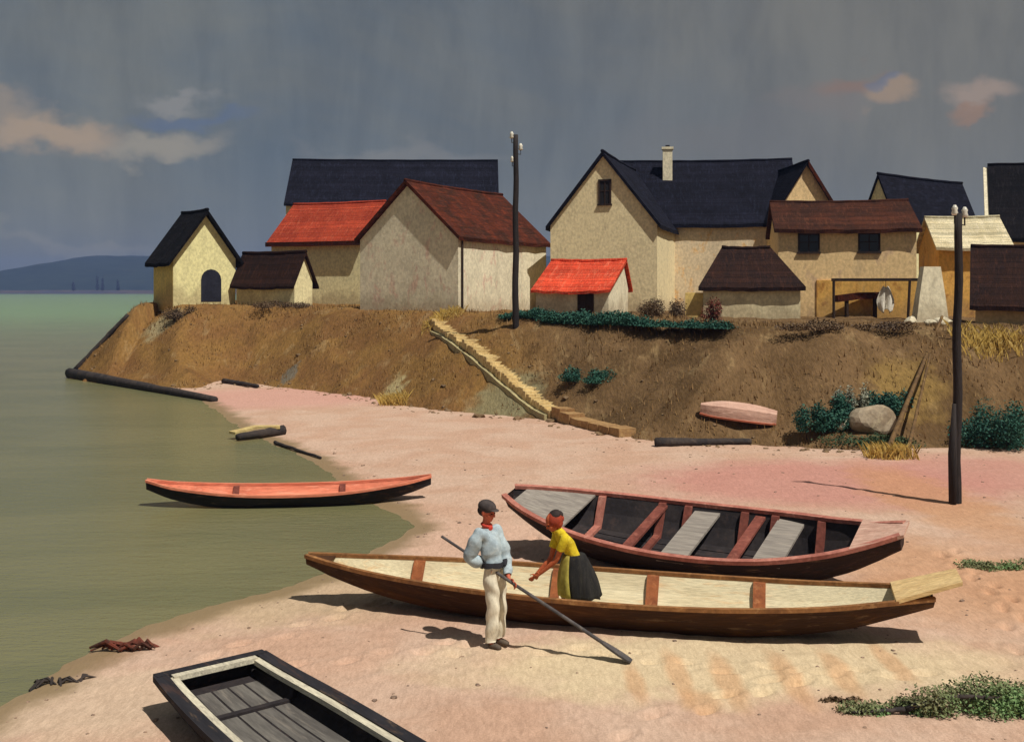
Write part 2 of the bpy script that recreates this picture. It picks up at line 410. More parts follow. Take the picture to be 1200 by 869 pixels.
def shrub(name, label, cat, loc, spread, h, n, size, m, clumps=7, group=None, kind=None):
    """spread (x, y) half sizes; foliage of leaves over a few woody stems"""
    r = empty(name, loc, 0, label, cat, group)
    cl = []
    for k in range(clumps):
        x = random.uniform(-.85, .85) * spread[0]; y = random.uniform(-.8, .8) * spread[1]; q = random.uniform(.45, 1)
        cl.append(((x, y, h * .45 * q), (spread[0] * random.uniform(.22, .42) if spread[0] < 2 * spread[1] else spread[1] * random.uniform(.7, 1.1), spread[1] * random.uniform(.35, .6), h * .5 * q)))
    vs, fs = leaf_mesh(cl, n, size)
    f = mesh_obj('foliage', vs, fs, m, r)
    for c, rr in cl: MB().sweep([(c[0] * .8, c[1] * .8, -.25), (c[0] * .9, c[1] * .9, c[2] * .6), (c[0] + random.uniform(-.1, .1), c[1], c[2] * 1.5)], [.02 * min(1, h / .6), .014 * min(1, h / .6), .006], 5).build('stem', M_stem, r)
    return r

# ------------------------------------------------------------------ houses
def wcol(c, k):
    q = lin(*c, k * 1.22); m = max(q[:3]); f = min(1, .82 / m); return (q[0] * f, q[1] * f, q[2] * f, 1)
W = lambda n, c, k=1.25, c3=None: paint(n, wcol(c, k), wcol([x * .94 for x in c], k), c3 or wcol([x * .84 for x in c], k), .7, (1, 1, .6), 8, amt=.65, bmp=.45, bd=.02, finestretch=(1.1, 1.1, .8))
P_yellow = W('yellow_plaster', (212, 204, 150)); P_cream = W('cream_plaster', (206, 196, 152)); P_grey = W('grey_plaster', (182, 174, 150), 1.4, lin(196, 158, 140, 1.2))
P_beige = W('beige_plaster', (198, 184, 146), 1.4); P_ochre = W('ochre_plaster', (198, 154, 80), 1.1, lin(170, 110, 50)); P_white = W('white_plaster', (222, 212, 182), 1.1)
P_tan = W('tan_plaster', (216, 186, 136), 1.25, lin(190, 160, 130, 1.2)); P_patch = W('patched_plaster', (184, 168, 140), 1.3, lin(212, 160, 84, 1.2))
P_dim = W('dim_plaster', (200, 188, 152), 1.2); P_orange = W('sunny_plaster', (214, 184, 110), 1.15)
S_navy = roofmat('navy_slate', lin(26, 27, 40), lin(20, 21, 32), lin(38, 42, 60)); S_black = roofmat('black_slate', lin(24, 22, 26), lin(16, 16, 20), lin(40, 38, 42))
S_brown = roofmat('brown_tile', lin(74, 42, 30), lin(58, 36, 28), lin(92, 56, 40)); S_rust = roofmat('rust_tile', lin(86, 42, 28), lin(64, 38, 28), lin(110, 52, 34))
S_red = roofmat('red_tile', lin(176, 70, 46), lin(156, 60, 40), lin(190, 98, 70)); S_orange = roofmat('orange_tile', lin(222, 82, 54), lin(200, 70, 46), lin(232, 120, 90))
S_dkbrown = roofmat('dark_brown_tile', lin(52, 34, 28), lin(42, 30, 28), lin(72, 46, 36)); S_pale = roofmat('pale_tile', lin(214, 204, 170), lin(196, 184, 148), lin(226, 216, 190))
M_dark = plainmat('dark_opening', lin(30, 28, 30)); M_timber = paint('dark_timber', lin(60, 44, 34), lin(44, 36, 32), None, 2.5, (1, 1, .3)); M_glass, _n, _p = newmat('window_glass')
_p.inputs['Base Color'].default_value = lin(26, 26, 30); _p.inputs['Roughness'].default_value = .12
M_navydoor = paint('navy_door', lin(38, 40, 52), lin(30, 32, 44), None, 2)

def place(xL, xR, Y0, rz, xB, near='R'):
    """plan of a rectangular house whose front spans picture columns xL..xR, left corner Y0 away; its visible side runs back to column xB"""
    c, s = math.cos(rz), math.sin(rz)
    PL = Vector((Xat(xL, Y0), Y0)); tR = (xR - 600) / F
    w = (tR * PL.y - PL.x) / (c - tR * s); PR = PL + Vector((c, s)) * w
    Q = PR if near == 'R' else PL; tB = (xB - 600) / F
    L = (tB * Q.y - Q.x) / (-s - tB * c)
    ctr = PL + Vector((c, s)) * w / 2 + Vector((-s, c)) * L / 2
    return ctr, w, L, PL, PR
def plan_d(xL, xR, Y0, rz, depth):
    ctr, w, L, PL, PR = place(xL, xR, Y0, rz, xR + 9, 'R')
    return PL + (PR - PL) / 2 + Vector((-math.sin(rz), math.cos(rz))) * depth / 2, w, depth, PL, PR
def roof_mesh(hw, ln, ze, zr, oe, ov, t, ridge, n=12, sag=.05, hips=(0, 0), off=0.0):
    """pitched roof slab: hw half span, ln length; ridge 'y' or 'x' axis; hips pull the ridge in at each end"""
    sl = (zr - ze) / hw
    sec = [(-hw - oe, ze - oe * sl), (off, zr), (hw + oe, ze - oe * sl)]
    vs = []; fs = []
    for i in range(n + 1):
        u = i / n; y = -ln / 2 - ov + u * (ln + 2 * ov)
        dz = -sag * math.sin(u * math.pi) + random.uniform(-.025, .025)
        yr = -ln / 2 - ov + hips[0] + u * (ln + 2 * ov - hips[0] - hips[1])
        for k, (x, z) in enumerate(sec): vs.append((x + random.uniform(-.02, .02), yr if k == 1 else y, z + dz))
        for k, (x, z) in enumerate(sec): vs.append((x, yr if k == 1 else y, z + dz + t * (1.15 if k == 1 else 1)))
    for i in range(n):
        a = i * 6; b = a + 6
        fs += [(a+0, a+1, b+1, b+0), (a+1, a+2, b+2, b+1), (a+3, b+3, b+4, a+4), (a+4, b+4, b+5, a+5), (a+0, b+0, b+3, a+3), (a+2, a+5, b+5, b+2)]
    e = n * 6
    fs += [(0, 3, 4, 1), (1, 4, 5, 2), (e, e+1, e+4, e+3), (e+1, e+2, e+5, e+4)]
    if hips[0]: fs += [(3, 5, 4), (0, 1, 2)]
    if hips[1]: fs += [(e+3, e+4, e+5), (e, e+2, e+1)]
    if ridge == 'x': vs = [(y, x, z) for x, y, z in vs]
    return vs, fs
def wall_mesh(w, L, ze, zr, ridge, z0=-.5, off=0.0, flat=False):
    hw, hl = w / 2, L / 2
    vs = [(-hw, -hl, z0), (hw, -hl, z0), (hw, hl, z0), (-hw, hl, z0), (-hw, -hl, ze), (hw, -hl, ze), (hw, hl, ze), (-hw, hl, ze)]
    if flat: return vs, [(0, 1, 5, 4), (1, 2, 6, 5), (2, 3, 7, 6), (3, 0, 4, 7), (4, 5, 6, 7), (3, 2, 1, 0)]
    if ridge == 'y':
        vs += [(off, -hl, zr), (off, hl, zr)]
        fs = [(0, 1, 5, 8, 4), (1, 2, 6, 5), (2, 3, 7, 9, 6), (3, 0, 4, 7), (4, 8, 9, 7), (5, 6, 9, 8), (3, 2, 1, 0)]
    else:
        vs += [(-hw, off, zr), (hw, off, zr)]
        fs = [(0, 1, 5, 4), (1, 2, 6, 9, 5), (2, 3, 7, 6), (3, 0, 4, 8, 7), (4, 5, 9, 8), (7, 8, 9, 6), (3, 2, 1, 0)]
    return vs, fs
GH = 'village houses along the top of the bank'
def house(name, label, plan, rz, ye, yr, wall, roof, ridge='y', oe=.25, ov=.2, t=.14, hips=(0, 0), cat='house', off=0.0, Ye=None, Yr=None, base=None, wide=1.0):
    ctr, w, L, PL, PR = plan
    gz = zground(ctr.x, ctr.y) if base is None else base
    Yc = PR.y if Ye is None else Ye
    ze = Zat(ye, Yc) - gz
    Yrr = ((PL.y + PR.y) / 2 if ridge == 'y' else ctr.y) if Yr is None else Yr
    zr = Zat(yr, Yrr) - gz
    r = empty(name, (ctr.x, ctr.y, gz), rz, label, cat, GH)
    vs, fs = wall_mesh(w, L, ze, zr, ridge, off=off, flat=bool(hips[0] or hips[1]))
    wl = mesh_obj('wall', vs, fs, wall, r)
    hw, ln = (w / 2, L) if ridge == 'y' else (L / 2, w)
    vs, fs = roof_mesh(hw, ln, ze + .02, zr + .02, oe, ov, t, ridge, hips=hips, off=off)
    rf = mesh_obj('roof', vs, fs, roof, r)
    m = MB(); n = 14; pts = []
    a, b = -ln / 2 - ov + hips[0], ln / 2 + ov - hips[1]
    for i in range(n + 1):
        y = a + (b - a) * i / n; z = zr + .02 + t * 1.12 - .05 * math.sin(i / n * math.pi) + random.uniform(-.012, .012)
        pts.append((off, y, z) if ridge == 'y' else (y, off, z))
    m.sweep(pts, .09, 7); rd = m.build('ridge', roof, rf, True)
    print('HOUSE %-22s w %.1f L %.1f eave %.1f ridge %.1f base %.2f at %.1f %.1f' % (name, w, L, ze, zr, gz, ctr.x, ctr.y))
    return r, w, L, ze, zr, wl, rf
def opening(wl, face, u, z0, w, h, hw, hl, kind='window', fm=None, pm=None, arch=False):
    if arch: h += .001
    """window or door on a wall: face 'front' (-y), 'right' (+x), 'left' (-x); u along the wall"""
    fr = MB(); t = .08
    def P(a, z, d):
        return {'front': (a, -hl - d, z), 'right': (hw + d, a, z), 'left': (-hw - d, a, z)}[face]
    def slab(a0, a1, z0, z1, d0, d1, mb):
        p, q = P(a0, z0, d0), P(a1, z1, d1)
        mb.box(min(p[0], q[0]), max(p[0], q[0]), min(p[1], q[1]), max(p[1], q[1]), min(p[2], q[2]), max(p[2], q[2]))
    slab(u - w/2 - t, u - w/2, z0, z0 + h, -.05, .05, fr); slab(u + w/2, u + w/2 + t, z0, z0 + h, -.05, .05, fr); slab(u - w/2 - t, u + w/2 + t, z0 + h, z0 + h + t, -.05, .055, fr)
    if kind == 'window':
        slab(u - w/2 - t - .04, u + w/2 + t + .04, z0 - t, z0, -.05, .1, fr)
        slab(u - .02, u + .02, z0, z0 + h, -.05, .03, fr); slab(u - w/2, u + w/2, z0 + h*.55, z0 + h*.55 + .035, -.05, .03, fr)
    f = wl if arch else fr.build('window' if kind == 'window' else 'door_frame', fm or M_timber, wl)
    pn = MB()
    if arch:
        pts = [P(u - w/2, z0, .012), P(u + w/2, z0, .012)] + [P(u + w/2 * math.cos(a), z0 + h - w/2 + (w/2) * math.sin(a) , .012) for a in np.linspace(0, math.pi, 9)]
        back = [tuple(Vector(p) - (Vector(P(0, 0, .06)) - Vector(P(0, 0, 0)))) for p in pts]
        k = len(pts); pn.add(pts + back, [tuple(range(k)), tuple(range(2*k-1, k-1, -1))] + [(i, (i+1)%k, k+(i+1)%k, k+i) for i in range(k)])
    else: slab(u - w/2, u + w/2, z0, z0 + h, -.05, .008, pn)
    pn.build('pane' if kind == 'window' else 'door', pm or M_glass, wl)
    return f

# 1 small yellow gabled house by the river
pl = place(203, 276, 56, R(40), 180, 'L')
r, w, L, ze, zr, wl, rf = house('yellow_house', 'small pale yellow gabled house with arched dark door, alone nearest the river', pl, R(40), 303, 251, P_yellow, S_black, oe=.35, ov=.35, t=.2)
opening(wl, 'front', .35, .0, 1.15, 1.75, w/2, L/2, 'door', P_yellow, M_navydoor, arch=True)
sd = MB().box(-w/2 - .012, -w/2 + .05, -L/2 + .05, L/2 - .05, -.4, ze - .12).build('side_wall', P_orange, wl)  # orange sunlight on this side is put into the panel's plaster colour
# 2 long dark barn behind
pl = plan_d(335, 583, 72, R(2), 6.5)
r, w, L, ze, zr, wl, rf = house('long_barn', 'tall long barn with wide navy roof rising behind the red roofed house', pl, R(2), 238, 190, P_cream, S_navy, 'x', Ye=72, Yr=75.25, ov=.1)
# 3 red roofed house
pl = plan_d(318, 424, 64, R(-22), 5.2)
r, w, L, ze, zr, wl, rf = house('red_roofed_house', 'cream house under a broad red tiled roof, beside the grey gable', pl, R(-22), 281, 242, P_cream, S_red, 'x', oe=.35, ov=.15, t=.2)
fb = MB().box(-w/2 - .15, w/2 + .15, -L/2 - .42, -L/2 - .3, ze - .32, ze - .06).build('fascia', S_rust, rf)
# 4 little shed in front of it
pl = place(277, 345, 58, R(-32), 366, 'R')
r, w, L, ze, zr, wl, rf = house('garden_shed', 'little shed with dark brown roof between yellow house and red roofed house', pl, R(-32), 326, 299, P_cream, S_dkbrown, 'x', oe=.3, ov=.2, cat='shed')
# 5 grey gabled house
pl = place(422, 537, 52, R(-30), 640, 'R')
r, w, L, ze, zr, wl, rf = house('grey_gabled_house', 'grey house with blank gable and rust brown roof behind the tall pole', pl, R(-30), 278, 217, P_grey, S_rust, oe=.2, ov=.22, t=.18)
MB().box(w/2 - .05, w/2 + .012, L/2 - 2.6, L/2 - .05, -.4, ze - .15).build('side_wall', P_white, wl)
MB().sweep([(w/2 + .07, -L/2 + .25, ze - .1), (w/2 + .07, -L/2 + .25, -.3)], .05, 8).build('downpipe', M_timber, wl)
# 6 big gabled house with a long wing
pl = plan_d(645, 770, 54, R(-17), 8.5)
r, w, L, ze, zr, wl, rf = house('big_gabled_house', 'big pale house with attic window in its gable, white chimney and long navy roof', pl, R(-17), 262, 183, P_beige, S_navy, oe=.2, ov=.2, t=.2)
opening(wl, 'front', .1, ze + (zr - ze) * .3, .5, 1.15, w/2, L/2, 'window', M_timber, M_dark)
big = r
pl = plan_d(722, 940, 58.5, R(-7), 8.5)
rw, w, L, ze, zr, wl, rf = house('wing', 'wing', pl, R(-7), 262, 193, P_patch, S_navy, 'x', oe=.25, ov=.05, t=.2, Ye=58)
xc = (777 - 722) / 218 * w - w / 2 + .35; yc = -1.15; zc = zr - 1.15 * (zr - ze) / (L / 2)
ch = MB().box(xc - .27, xc + .27, yc - .27, yc + .27, zc - .9, zc + 1.75).box(xc - .33, xc + .33, yc - .33, yc + .33, zc + 1.75, zc + 1.88).build('chimney', P_white, rf)
MB().box(xc - .12, xc + .12, yc - .12, yc + .12, zc + 1.88, zc + 2.0).build('flue', M_dark, ch)
bpy.context.view_layer.update()
mrel = big.matrix_world.inverted() @ rw.matrix_world
for o_, n_ in ((wl, 'wing_wall'), (rf, 'wing_roof')): o_.parent = big; o_.matrix_local = mrel; o_.name = n_
bpy.data.objects.remove(rw)
# 7 red lean-to in front
pl = place(628, 713, 46, R(-20), 736, 'R')
r, w, L, ze, zr, wl, rf = house('red_lean_to', 'low whitewashed shed with bright red roof against the big gabled house', pl, R(-20), 338, 308, P_white, S_orange, 'x', oe=.3, ov=.15, cat='shed', t=.12, off=.9)
opening(wl, 'front', .62, -.1, .55, ze + .02, w/2, L/2, 'door', M_timber, M_timber)
# 8 hipped brown shed
pl = plan_d(824, 938, 45, R(-10), 3.6)
r, w, L, ze, zr, wl, rf = house('hipped_shed', 'low pale shed with hipped dark brown roof below the patched long wall', pl, R(-10), 336, 295, P_dim, S_dkbrown, 'x', oe=.2, ov=.2, hips=(1.0, 1.3), cat='shed', t=.16)
MB().box(-w/2 - .75, -w/2 - .003, -L/2 + .15, L/2 - .4, -.4, ze - .25).build('porch', P_orange, wl)
# 9 wing with ochre gable
pl = place(906, 984, 56.5, R(6), 905, 'L'); pl = (pl[3] + (pl[4] - pl[3]) / 2 + Vector((-math.sin(R(6)), math.cos(R(6)))) * 4.5, pl[1], 9.0, pl[3], pl[4])
r, w, L, ze, zr, wl, rf = house('ochre_gabled_house', 'narrow ochre gable end with rust edged roof rising behind the two windowed house', pl, R(6), 256, 193, P_tan, S_navy, oe=.25, ov=.25)
hw = w / 2; sl = (zr - ze) / hw
MB().add([(0, -L/2 - .3, zr + .2), (hw + .3, -L/2 - .3, ze - .3 * sl + .2), (hw + .3, -L/2 - .3, ze - .3 * sl - .1), (0, -L/2 - .3, zr - .1), (0, -L/2 - .255, zr + .2), (hw + .3, -L/2 - .255, ze - .3 * sl + .2), (hw + .3, -L/2 - .255, ze - .3 * sl - .1), (0, -L/2 - .255, zr - .1)], [(0,1,2,3),(4,7,6,5),(0,4,5,1),(1,5,6,2),(2,6,7,3),(3,7,4,0)]).build('verge', S_rust, rf)
# 10 house with two windows
pl = plan_d(912, 1074, 49, R(-10), 6.0)
r, w, L, ze, zr, wl, rf = house('two_windowed_house', 'tan house with two small dark windows under a low brown roof, open porch below', pl, R(-10), 269, 241, P_tan, S_brown, 'x', oe=.3, ov=.2, t=.18)
TW = (r, w, L, ze, zr, wl)
for px in (948, 1018):
    opening(wl, 'front', (px - 912) / 160 * w - w/2, ze - .98, .8, .78, w/2, L/2)
opening(wl, 'right', -L/2 + 1.6, ze - 1.75, 1.0, 1.5, w/2, L/2)
MB().box(-w/2 + 1.7, w/2 - .02, -L/2 - .06, -L/2 + .05, -.5, Zat(328, 48) - r.location.z).build('lower_wall', P_ochre, wl)
MB().box(w/2 - .05, w/2 + .02, -L/2 - .05, L/2 - .05, -.5, ze - 2.3).build('side_wall', P_ochre, wl)
# porch frame: beam and posts stand clear of the wall
zt = Zat(326, 47.5) - r.location.z
y0 = -L/2 - .9; xa = -w/2 + 2.35; xb = w/2 + .2
MB().box(xa - .1, xb + .1, y0 - .06, y0 + .06, zt - .13, zt).build('porch_beam', M_timber, r)
for x, lean in ((xa, 0), (w/2 - .45, .1), (w/2 + .1, .3)):
    MB().sweep([(x - lean, y0, -.4), (x, y0, zt - .131)], .06, 7).build('porch_post', M_timber, r)
# 11 navy roofed house behind
pl = place(1014, 1046, 64, R(-52), 1142, 'R')
r, w, L, ze, zr, wl, rf = house('navy_roofed_house', 'pale gabled house with navy roof standing behind the two windowed house', pl, R(-52), 250, 208, P_cream, S_navy, oe=.25, ov=.12, t=.2)
# 12 dark roofed house at the edge of the village
pl = plan_d(1160, 1330, 58, R(-22), 7.0)
r, w, L, ze, zr, wl, rf = house('black_roofed_house', 'tall house with steep black roof and white verge at the village edge', pl, R(-22), 274, 195, P_white, S_black, 'x', oe=.3, ov=.0, t=.2)
MB().add([(-w/2 - .22, -L/2 - .4, ze - .35), (-w/2 - .22, 0, zr + .1), (-w/2 - .22, 0, zr - .4), (-w/2 - .22, -L/2, ze - .7),
          (-w/2 - .005, -L/2 - .4, ze - .35), (-w/2 - .005, 0, zr + .1), (-w/2 - .005, 0, zr - .4), (-w/2 - .005, -L/2, ze - .7)],
         [(0,1,2,3),(4,7,6,5),(0,4,5,1),(1,5,6,2),(2,6,7,3),(3,7,4,0)]).build('verge', P_white, rf)
# 13 pale roofed annexe
pl = plan_d(1100, 1182, 53, R(-9), 4.5)
r, w, L, ze, zr, wl, rf = house('pale_roofed_annexe', 'ochre annexe with pale cream roof beside the two windowed house', pl, R(-9), 288, 258, P_ochre, S_pale, 'x', oe=.35, ov=.2, cat='annexe')
# 14 dark brown roofed barn, nearest at the edge
pl = plan_d(1143, 1262, 41, R(-24), 4.2)
r, w, L, ze, zr, wl, rf = house('brown_roofed_barn', 'low ochre barn under a deep dark brown roof beyond the beach pole', pl, R(-24), 354, 294, P_tan, S_dkbrown, 'x', oe=.35, ov=.2, cat='barn', t=.18)

# whitewashed pier and rubble beside the porch
g = at(1095, 378); M_rub = paint('white_rubble', lin(214, 204, 178), lin(186, 174, 146), lin(150, 130, 104), 3)
vs = []
h = Zat(312, g.y) - g.z
for z, a, b in ((-.3, .68, .3), (h * .5, .5, .24), (h, .33, .2)): vs += [(-a, -b, z), (a * .9, -b, z), (a * .9, b, z), (-a, b, z)]
r = mesh_obj('wall_pier', vs, [(0,1,5,4),(1,2,6,5),(2,3,7,6),(3,0,4,7),(4,5,9,8),(5,6,10,9),(6,7,11,10),(7,4,8,11),(8,9,10,11),(3,2,1,0)], P_white)
r.location = (g.x + .1, g.y + .6, g.z); tag(r, 'tapering whitewashed masonry pier beside the porch of the tan house', 'pier')
def rock(name, label, p, s, m, seed=0, group=None, cat='stone'):
    bm = bmesh.new(); bmesh.ops.create_icosphere(bm, subdivisions=3, radius=1)
    rs = random.Random(seed); ph = [(Vector((rs.gauss(0,1), rs.gauss(0,1), rs.gauss(0,1))).normalized(), rs.uniform(.45, .9)) for _ in range(9)]
    for v in bm.verts:
        for d, k in ph:
            q = v.co.dot(d) - k
            if q > 0: v.co -= d * q * .85
        v.co *= 1 + rs.uniform(-.02, .02)
        v.co = Vector((v.co.x * s[0], v.co.y * s[1], v.co.z * s[2]))
    me = bpy.data.meshes.new(name); bm.to_mesh(me); bm.free(); me.materials.append(m)
    o = bpy.data.objects.new(name, me); C.objects.link(o); o.location = (p[0], p[1], p[2] + s[2] * .35); o.rotation_euler = (0, 0, rs.uniform(0, 6)); return tag(o, label, cat, group)
for k, (px, py, s) in enumerate(((1068, 378, .3), (1078, 376, .38), (1090, 381, .26), (1103, 380, .34), (1113, 379, .22))):
    p = at(px, py); rock('rubble_stone', 'white stone in the rubble heap at the foot of the masonry pier', p, (s, s * .8, s * .6), M_rub, k, 'white rubble at the pier')
# washing on the porch and bench board beneath
rr, w, L, ze, zr, wl = TW
def in_porch(px, py, dy=-.95):
    """point under the porch line of the two windowed house seen at px,py"""
    Yw = rr.location.y - L/2 + dy; return Vector((Xat(px, Yw), Yw, Zat(py, Yw)))
a = in_porch(1038, 338); 
vs = []; fs = []; NU, NV = 10, 14
for j in range(NV + 1):
    v = j / NV; wd = .1 + .3 * min(1, v / .55) ** .7 - (.12 * max(0, v - .7) / .3)
    for i in range(NU + 1):
        u = i / NU - .5; vs.append((u * wd * 2, .11 * math.sin(u * 15 + v * 2) * (v + .25), -v * 1.05 + .1 * math.sin(u * 11 + 1) * v * v + .16 * abs(u) * (1 - v)))
for j in range(NV):
    for i in range(NU): b = j * (NU + 1) + i; fs.append((b, b + 1, b + NU + 2, b + NU + 1))
o = mesh_obj('laundry', vs, fs, paint('white_cloth', lin(232, 226, 210), lin(214, 206, 190), None, 3, rough=.9), smooth=True)
sm = o.modifiers.new('thickness', 'SOLIDIFY'); sm.thickness = .015
zt_w = rr.location.z + zt - .13
o.location = (a.x, a.y + .0, zt_w + .01 - .3); tag(o, 'white washing hanging from the porch beam of the tan house', 'laundry')
cord = MB().sweep([(0, 0, 0), (0, 0, .3)], .012, 5).build('cord', M_timber, o)
p0, p1 = in_porch(980, 350, -.5), in_porch(1034, 346, -.5)
b = MB().bar([p0, p0.lerp(p1, .5) + Vector((0, 0, .06)), p1], .5, .3).build('storage_trough', S_rust)
gz = zground(p0.lerp(p1, .5).x, p0.y)
MB().box(p0.x + .4, p0.x + .5, p0.y - .2, p0.y + .1, gz - .2, p0.z - .05).build('leg', M_timber, b); MB().box(p1.x - .4, p1.x - .3, p1.y - .2, p1.y + .1, gz - .2, p1.z - .05).build('leg', M_timber, b)
tag(b, 'long rust brown trough on legs in the open porch', 'trough')

# ------------------------------------------------------------------ poles
M_pole = paint('pole_wood', lin(48, 42, 40), lin(36, 33, 34), lin(70, 60, 54), 1.4, (4, 4, .4), 10, bmp=.6, bd=.02)
M_porc = plainmat('porcelain', lin(226, 222, 206), .3, .5)
def pole(label, px, py, ytop, rb, rt, lean, ins, stub=False):
    g = at(px, py); h = Zat(ytop, g.y) - g.z
    r = empty('utility_pole', g, 0, label, 'utility pole', 'wooden utility poles')
    n = 14; pts = [(lean * (i / n) + .015 * math.sin(i * 1.3), .012 * math.sin(i * .9), -.5 + (h + .5) * i / n) for i in range(n + 1)]
    MB().sweep(pts, [rb + (rt - rb) * i / n for i in range(n + 1)], 12, wob=.04).build('post', M_pole, r, True)
    if stub: MB().sweep([(-.1, -.08, -.35), (-.1, -.08, 1.0), (-.05, -.05, 2.0)], [.07, .085, .04], 9, wob=.05).build('brace', M_pole, r, True)
    for x, z, s in ins:
        q = MB(); q.sweep([(lean, 0, h + z - .18), (lean + x, 0, h + z - .2), (lean + x, 0, h + z - .02)], .018, 6)
        arm = q.build('bracket', M_pole, r)
        MB().sweep([(lean + x, 0, h + z - .04), (lean + x, 0, h + z), (lean + x, 0, h + z + .06 * s), (lean + x, 0, h + z + .1 * s), (lean + x, 0, h + z + .17 * s)], [.05 * s, .07 * s, .05 * s, .065 * s, .025 * s], 10).build('insulator', M_porc, arm, True)
    return r
pole('thick dark pole planted in the beach sand with white insulators on top', 1120, 589, 250, .1, .075, .06, ((-.08, .0, 1), (.12, -.04, 1)), True)
pole('tall dark pole at the top of the bank before the grey gabled house', 604, 384, 158, .13, .095, .02, ((-.16, -.1, 1.3), (.18, -.55, 1.3), (-.14, -1.0, 1.1)))

# ------------------------------------------------------------------ timber, stairs and bank plants
M_log = paint('wet_log', lin(62, 54, 50), lin(46, 42, 42), lin(92, 80, 72), 2, (1, 1, 1), 12, bmp=.6, bd=.02)
def log(name, label, p, q, r0, r1, cat, sag=.0, lift=.0, m=None, n=12):
    p, q = Vector(p), Vector(q); pts = []
    for i in range(n + 1):
        u = i / n; c = p.lerp(q, u); c.z += -sag * math.sin(u * math.pi) + random.uniform(-.01, .01) + lift; pts.append(c)
    return tag(MB().sweep(pts, [r0 + (r1 - r0) * i / n for i in range(n + 1)], 9, wob=.08).build(name, m or M_log, smooth=True), label, cat)
def W3(px, py, z):
    x, y = px2w(px, py, z); return Vector((x, y, z))
log('mooring_log', 'long dark log lying along the waterline below the bank corner', W3(82, 437, .22), W3(252, 468, .1), .27, .14, 'log')
log('edge_timber', 'weathered timber climbing the corner of the bank above the log', W3(88, 434, .35), at(150, 372) + Vector((0, 0, .12)), .14, .1, 'timber')
log('driftwood', 'short black driftwood log stranded at the water edge above the red boat', W3(278, 512, .12), W3(332, 504, .16), .1, .16, 'log')
tag(MB().bar([W3(272, 507, .2), W3(300, 500, .3), W3(328, 500, .28)], .35, .07).build('driftwood_board', paint('pale_board', lin(206, 184, 124), lin(180, 156, 104), None, 3)), 'pale yellow board lying behind the stranded driftwood log', 'board')
log('stick', 'thin dark stick lying on sand below the driftwood log', W3(322, 518, .06), W3(376, 536, .06), .05, .03, 'stick')
log('edging_log', 'thin dark log at the foot of the bank above the pink sand', W3(262, 446, .2), W3(302, 452, .2), .12, .08, 'log')
log('footbank_timber', 'low dark timber along the foot of the bank near the pale plank boat', at(768, 523) + Vector((0, 0, .1)), at(880, 521) + Vector((0, 0, .1)), .14, .08, 'timber')
# stone stairway running down the bank
M_step = paint('pale_stone', lin(214, 190, 136), lin(196, 170, 118), lin(156, 126, 84), 2, fine=12, bmp=.6, bd=.03)
M_stonelow = paint('brown_stone', lin(166, 132, 88), lin(146, 112, 74), lin(190, 160, 110), 2, fine=12, bmp=.6, bd=.03)
A, B = at(512, 377), at(655, 484)
st = empty('stairway', B, 0, 'pale stone stairway running slantwise down the brown bank', 'stairway')
ctl = [at(512 + 143 * u, 377 + 107 * u) for u in np.linspace(0, 1, 9)]
ctl = [ctl[0]] + [(ctl[i - 1] + ctl[i] * 2 + ctl[i + 1]) / 4 for i in range(1, 8)] + [ctl[8]]
def run_at(u):
    q = min(u * 8, 7.999); i = int(q); return ctl[i].lerp(ctl[i + 1], q - i)
n = 44
def quad_slab(mb, c, f, s_, l, wd, z0, z1, j=.02):
    vs = []
    for z in (z0, z1):
        for a, b in ((-1, -1), (1, -1), (1, 1), (-1, 1)):
            q = c + f * l / 2 * a + s_ * wd / 2 * b; vs.append((q.x + random.uniform(-j, j) - B.x, q.y + random.uniform(-j, j) - B.y, z + random.uniform(-j, j) * .6 - B.z))
    mb.add(vs, [(3,2,1,0),(4,5,6,7),(0,1,5,4),(1,2,6,5),(2,3,7,6),(3,0,4,7)])
kp = []
for i in range(n):
    u = (i + .5) / n; c = run_at(u); d = run_at(min(1, u + .06)) - run_at(max(0, u - .06)); ln = (run_at((i + 1) / n) - run_at(i / n)).to_2d().length
    fl = Vector((d.x, d.y, 0)).normalized(); sd = Vector((-fl.y, fl.x, 0)); c.z = zground(c.x, c.y)
    m = MB(); quad_slab(m, c, fl, sd, ln * 1.04, .66 + random.uniform(-.05, .05), c.z - .5, c.z + .10 + random.uniform(-.015, .015), .012); m.build('step', M_step, st)
    kc = c + (sd if sd.y < 0 else -sd) * .42; kp.append((kc.x - B.x, kc.y - B.y, zground(kc.x, kc.y) - B.z - .13))
zs_ = [p[2] for p in kp]
kp = [(p[0], p[1], sum(zs_[max(0, i - 5):i + 6]) / len(zs_[max(0, i - 5):i + 6])) for i, p in enumerate(kp)]
kb = MB(); kb.bar(kp, .12, .5)
kb.build('kerb', paint('khaki_stone', lin(176, 164, 120), lin(150, 140, 104), lin(120, 106, 72), 2, bmp=.5), st)  # kerb in a duller khaki tone than the steps
E = at(735, 512); lw = MB()
for i in range(7):
    u = (i + .5) / 7; c = B.lerp(E, u); z = zground(c.x, c.y); f2 = (E - B); f2.z = 0; f2.normalize()
    quad_slab(lw, c, f2, Vector((-f2.y, f2.x, 0)), (E - B).to_2d().length / 7, .55, z - .5, z + .24, .04)
lw.build('landing', M_stonelow, st)

